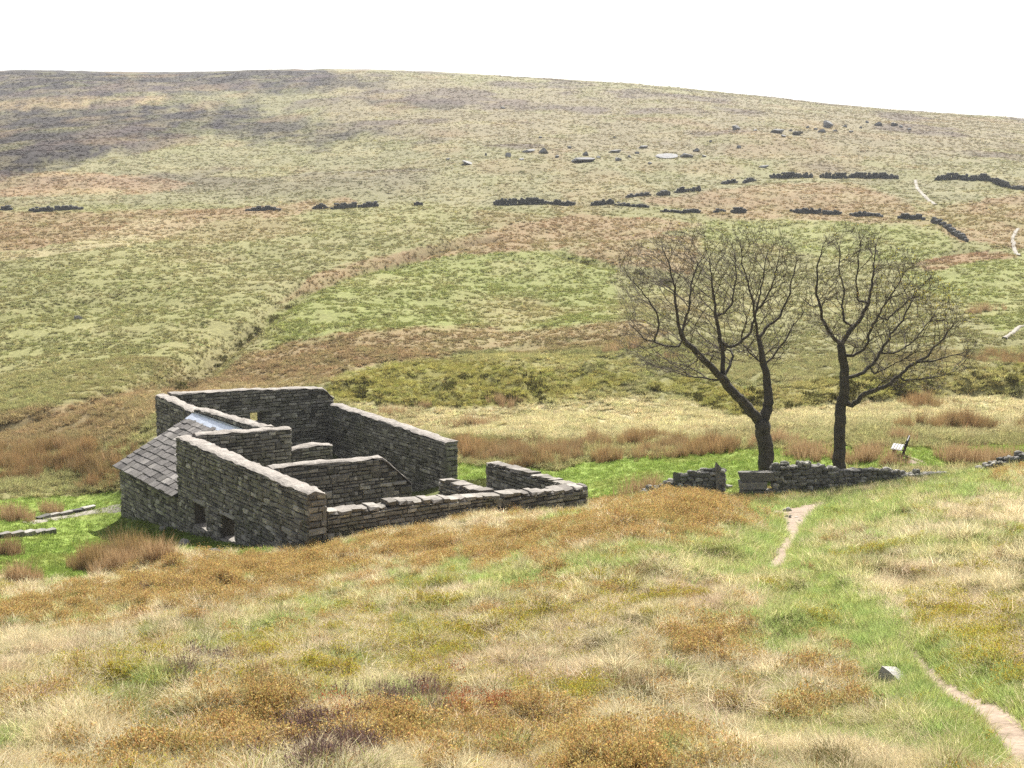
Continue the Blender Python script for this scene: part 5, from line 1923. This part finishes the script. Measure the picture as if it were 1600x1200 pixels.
    # ---- rush clumps that stand apart, each its own plant
    CL = [(742, 664, 52, 'broad tan rush clump alone on the pale grass beyond the yard walls', 16), (615, 645, 28, 'small rush clump just right of the far house corner', 6), (664, 637, 14, 'smallest round rush clump between two wider ones beyond the house', 3),
          (795, 636, 32, 'rush clump on the valley floor under the green bank', 7), (1215, 694, 46, 'rush clump directly behind the forked tree trunk', 14), (1268, 714, 50, 'dense rush clump between the two tree trunks', 18),
          (1352, 717, 44, 'rush clump right of the single tree trunk', 16), (1508, 722, 50, 'tallest bushy rush clump, right of the bench', 26), (1572, 722, 30, 'rush clump joined to the right of the tallest one', 8), (1410, 688, 24, 'rush clump behind the bench', 6),
          (1398, 727, 20, 'low rush clump in front of the bench', 5), (990, 771, 40, 'low brown rush clump beyond the orange mound', 8), (20, 810, 34, 'rush clump at the left edge above the flagged path', 12), (78, 802, 20, 'small rush clump above the flagged path', 5),
          (12, 866, 22, 'dark rush clump in front of the straight edging', 8), (38, 915, 28, 'rush clump nearest the camera at the left', 14), (185, 895, 44, 'rush clump with the tallest stems below the shed', 22), (250, 876, 28, 'rush clump nearest the shed wall corner', 9),
          (1540, 487, 30, 'long low rush patch on the slope right of the trees', 9), (972, 549, 32, 'rush clump on the slope left of the forked tree crown', 9), (893, 706, 18, 'dark rush clump standing up from the long rush belt', 6)]
    def rush_mat(name, a, b):
        m = NT(name)
        c = m.ramp(m.t.nodes.new('ShaderNodeNewGeometry').outputs['Random Per Island'], [(0, a), (1, b)])
        d = m.n('ShaderNodeBsdfDiffuse'); t_ = m.n('ShaderNodeBsdfTranslucent'); mx = m.n('ShaderNodeMixShader')
        m.t.links.new(c, d.inputs[0]); m.t.links.new(c, t_.inputs[0])
        mx.inputs[0].default_value = 0.4
        m.t.links.new(d.outputs[0], mx.inputs[1]); m.t.links.new(t_.outputs[0], mx.inputs[2]); m.t.links.new(mx.outputs[0], m.out.inputs[0])
        return m.m
    mr = [rush_mat('dead_rush', (0.24, 0.15, 0.075), (0.46, 0.33, 0.18)), rush_mat('dead_rush_dark', (0.16, 0.10, 0.05), (0.34, 0.23, 0.12))]
    tp_ = [ribbons(46, (0.42, 0.85), 0.014, 0.22, 0.25, 3, 700 + s, (-0.05, 0), 0.1) for s in range(4)]
    r2 = np.random.default_rng(77)
    for cx, cy, rx, lb, n in CL:
        c = hit([cx], [cy], H)[0]
        k = c[1] / FPX
        t = thing('rush_clump', lb, 'rushes', tuple(c), 'rush clumps standing apart')
        V, Q, off = [], [], 0
        n = int(n * 2.2)
        for _ in range(n):
            a = r2.uniform(0, 6.283); q = math.sqrt(r2.uniform())
            x, y = c[0] + rx * k * q * math.cos(a), c[1] + min(rx * k * 0.8, 1.3) * q * math.sin(a)
            v, f = tp_[r2.integers(4)]
            an = r2.uniform(0, 6.283); sc = r2.uniform(0.9, 1.5) * (1.1 - 0.4 * q)
            if k > 0.06: sc *= 1.3
            ca, sa = math.cos(an) * sc, math.sin(an) * sc
            V.append(np.stack([v[:, 0] * ca - v[:, 1] * sa + x - c[0], v[:, 0] * sa + v[:, 1] * ca + y - c[1], v[:, 2] * sc + float(gz(x, y)) - c[2]], 1))
            Q.append(f + off); off += len(v)
        new_obj('stems', quadmesh('stems', np.concatenate(V), np.concatenate(Q), mr[1 if 'dark' in lb else 0]), t)['kind'] = 'stuff'
    print('veg done')


build_veg()

# ------------------------------------------------------------------ the air between here and the hill
def build_haze():
    zs = H
    x1 = float(np.abs(XX).max()) + 5
    z0, z1 = float(zs.min()) - 3, float(zs.max()) + 6
    c = [(x, y, z) for x in (-x1, x1) for y in (-14.0, Y1 + 6) for z in (z0, z1)]
    me = mesh('haze', c, [(0, 1, 3, 2), (4, 6, 7, 5), (0, 4, 5, 1), (2, 3, 7, 6), (0, 2, 6, 4), (1, 5, 7, 3)])
    m = bpy.data.materials.new('haze'); m.use_nodes = True
    t = m.node_tree; t.nodes.clear()
    o_ = t.nodes.new('ShaderNodeOutputMaterial'); v = t.nodes.new('ShaderNodeVolumePrincipled')
    v.inputs['Color'].default_value = (0.90, 0.93, 0.97, 1)
    v.inputs['Density'].default_value = HAZE
    t.links.new(v.outputs[0], o_.inputs['Volume'])
    try: m.cycles.homogeneous_volume = True
    except Exception: pass
    me.materials.append(m)
    tag(new_obj('haze', me), kind='stuff')
    print('haze', x1, z0, z1)


build_haze()
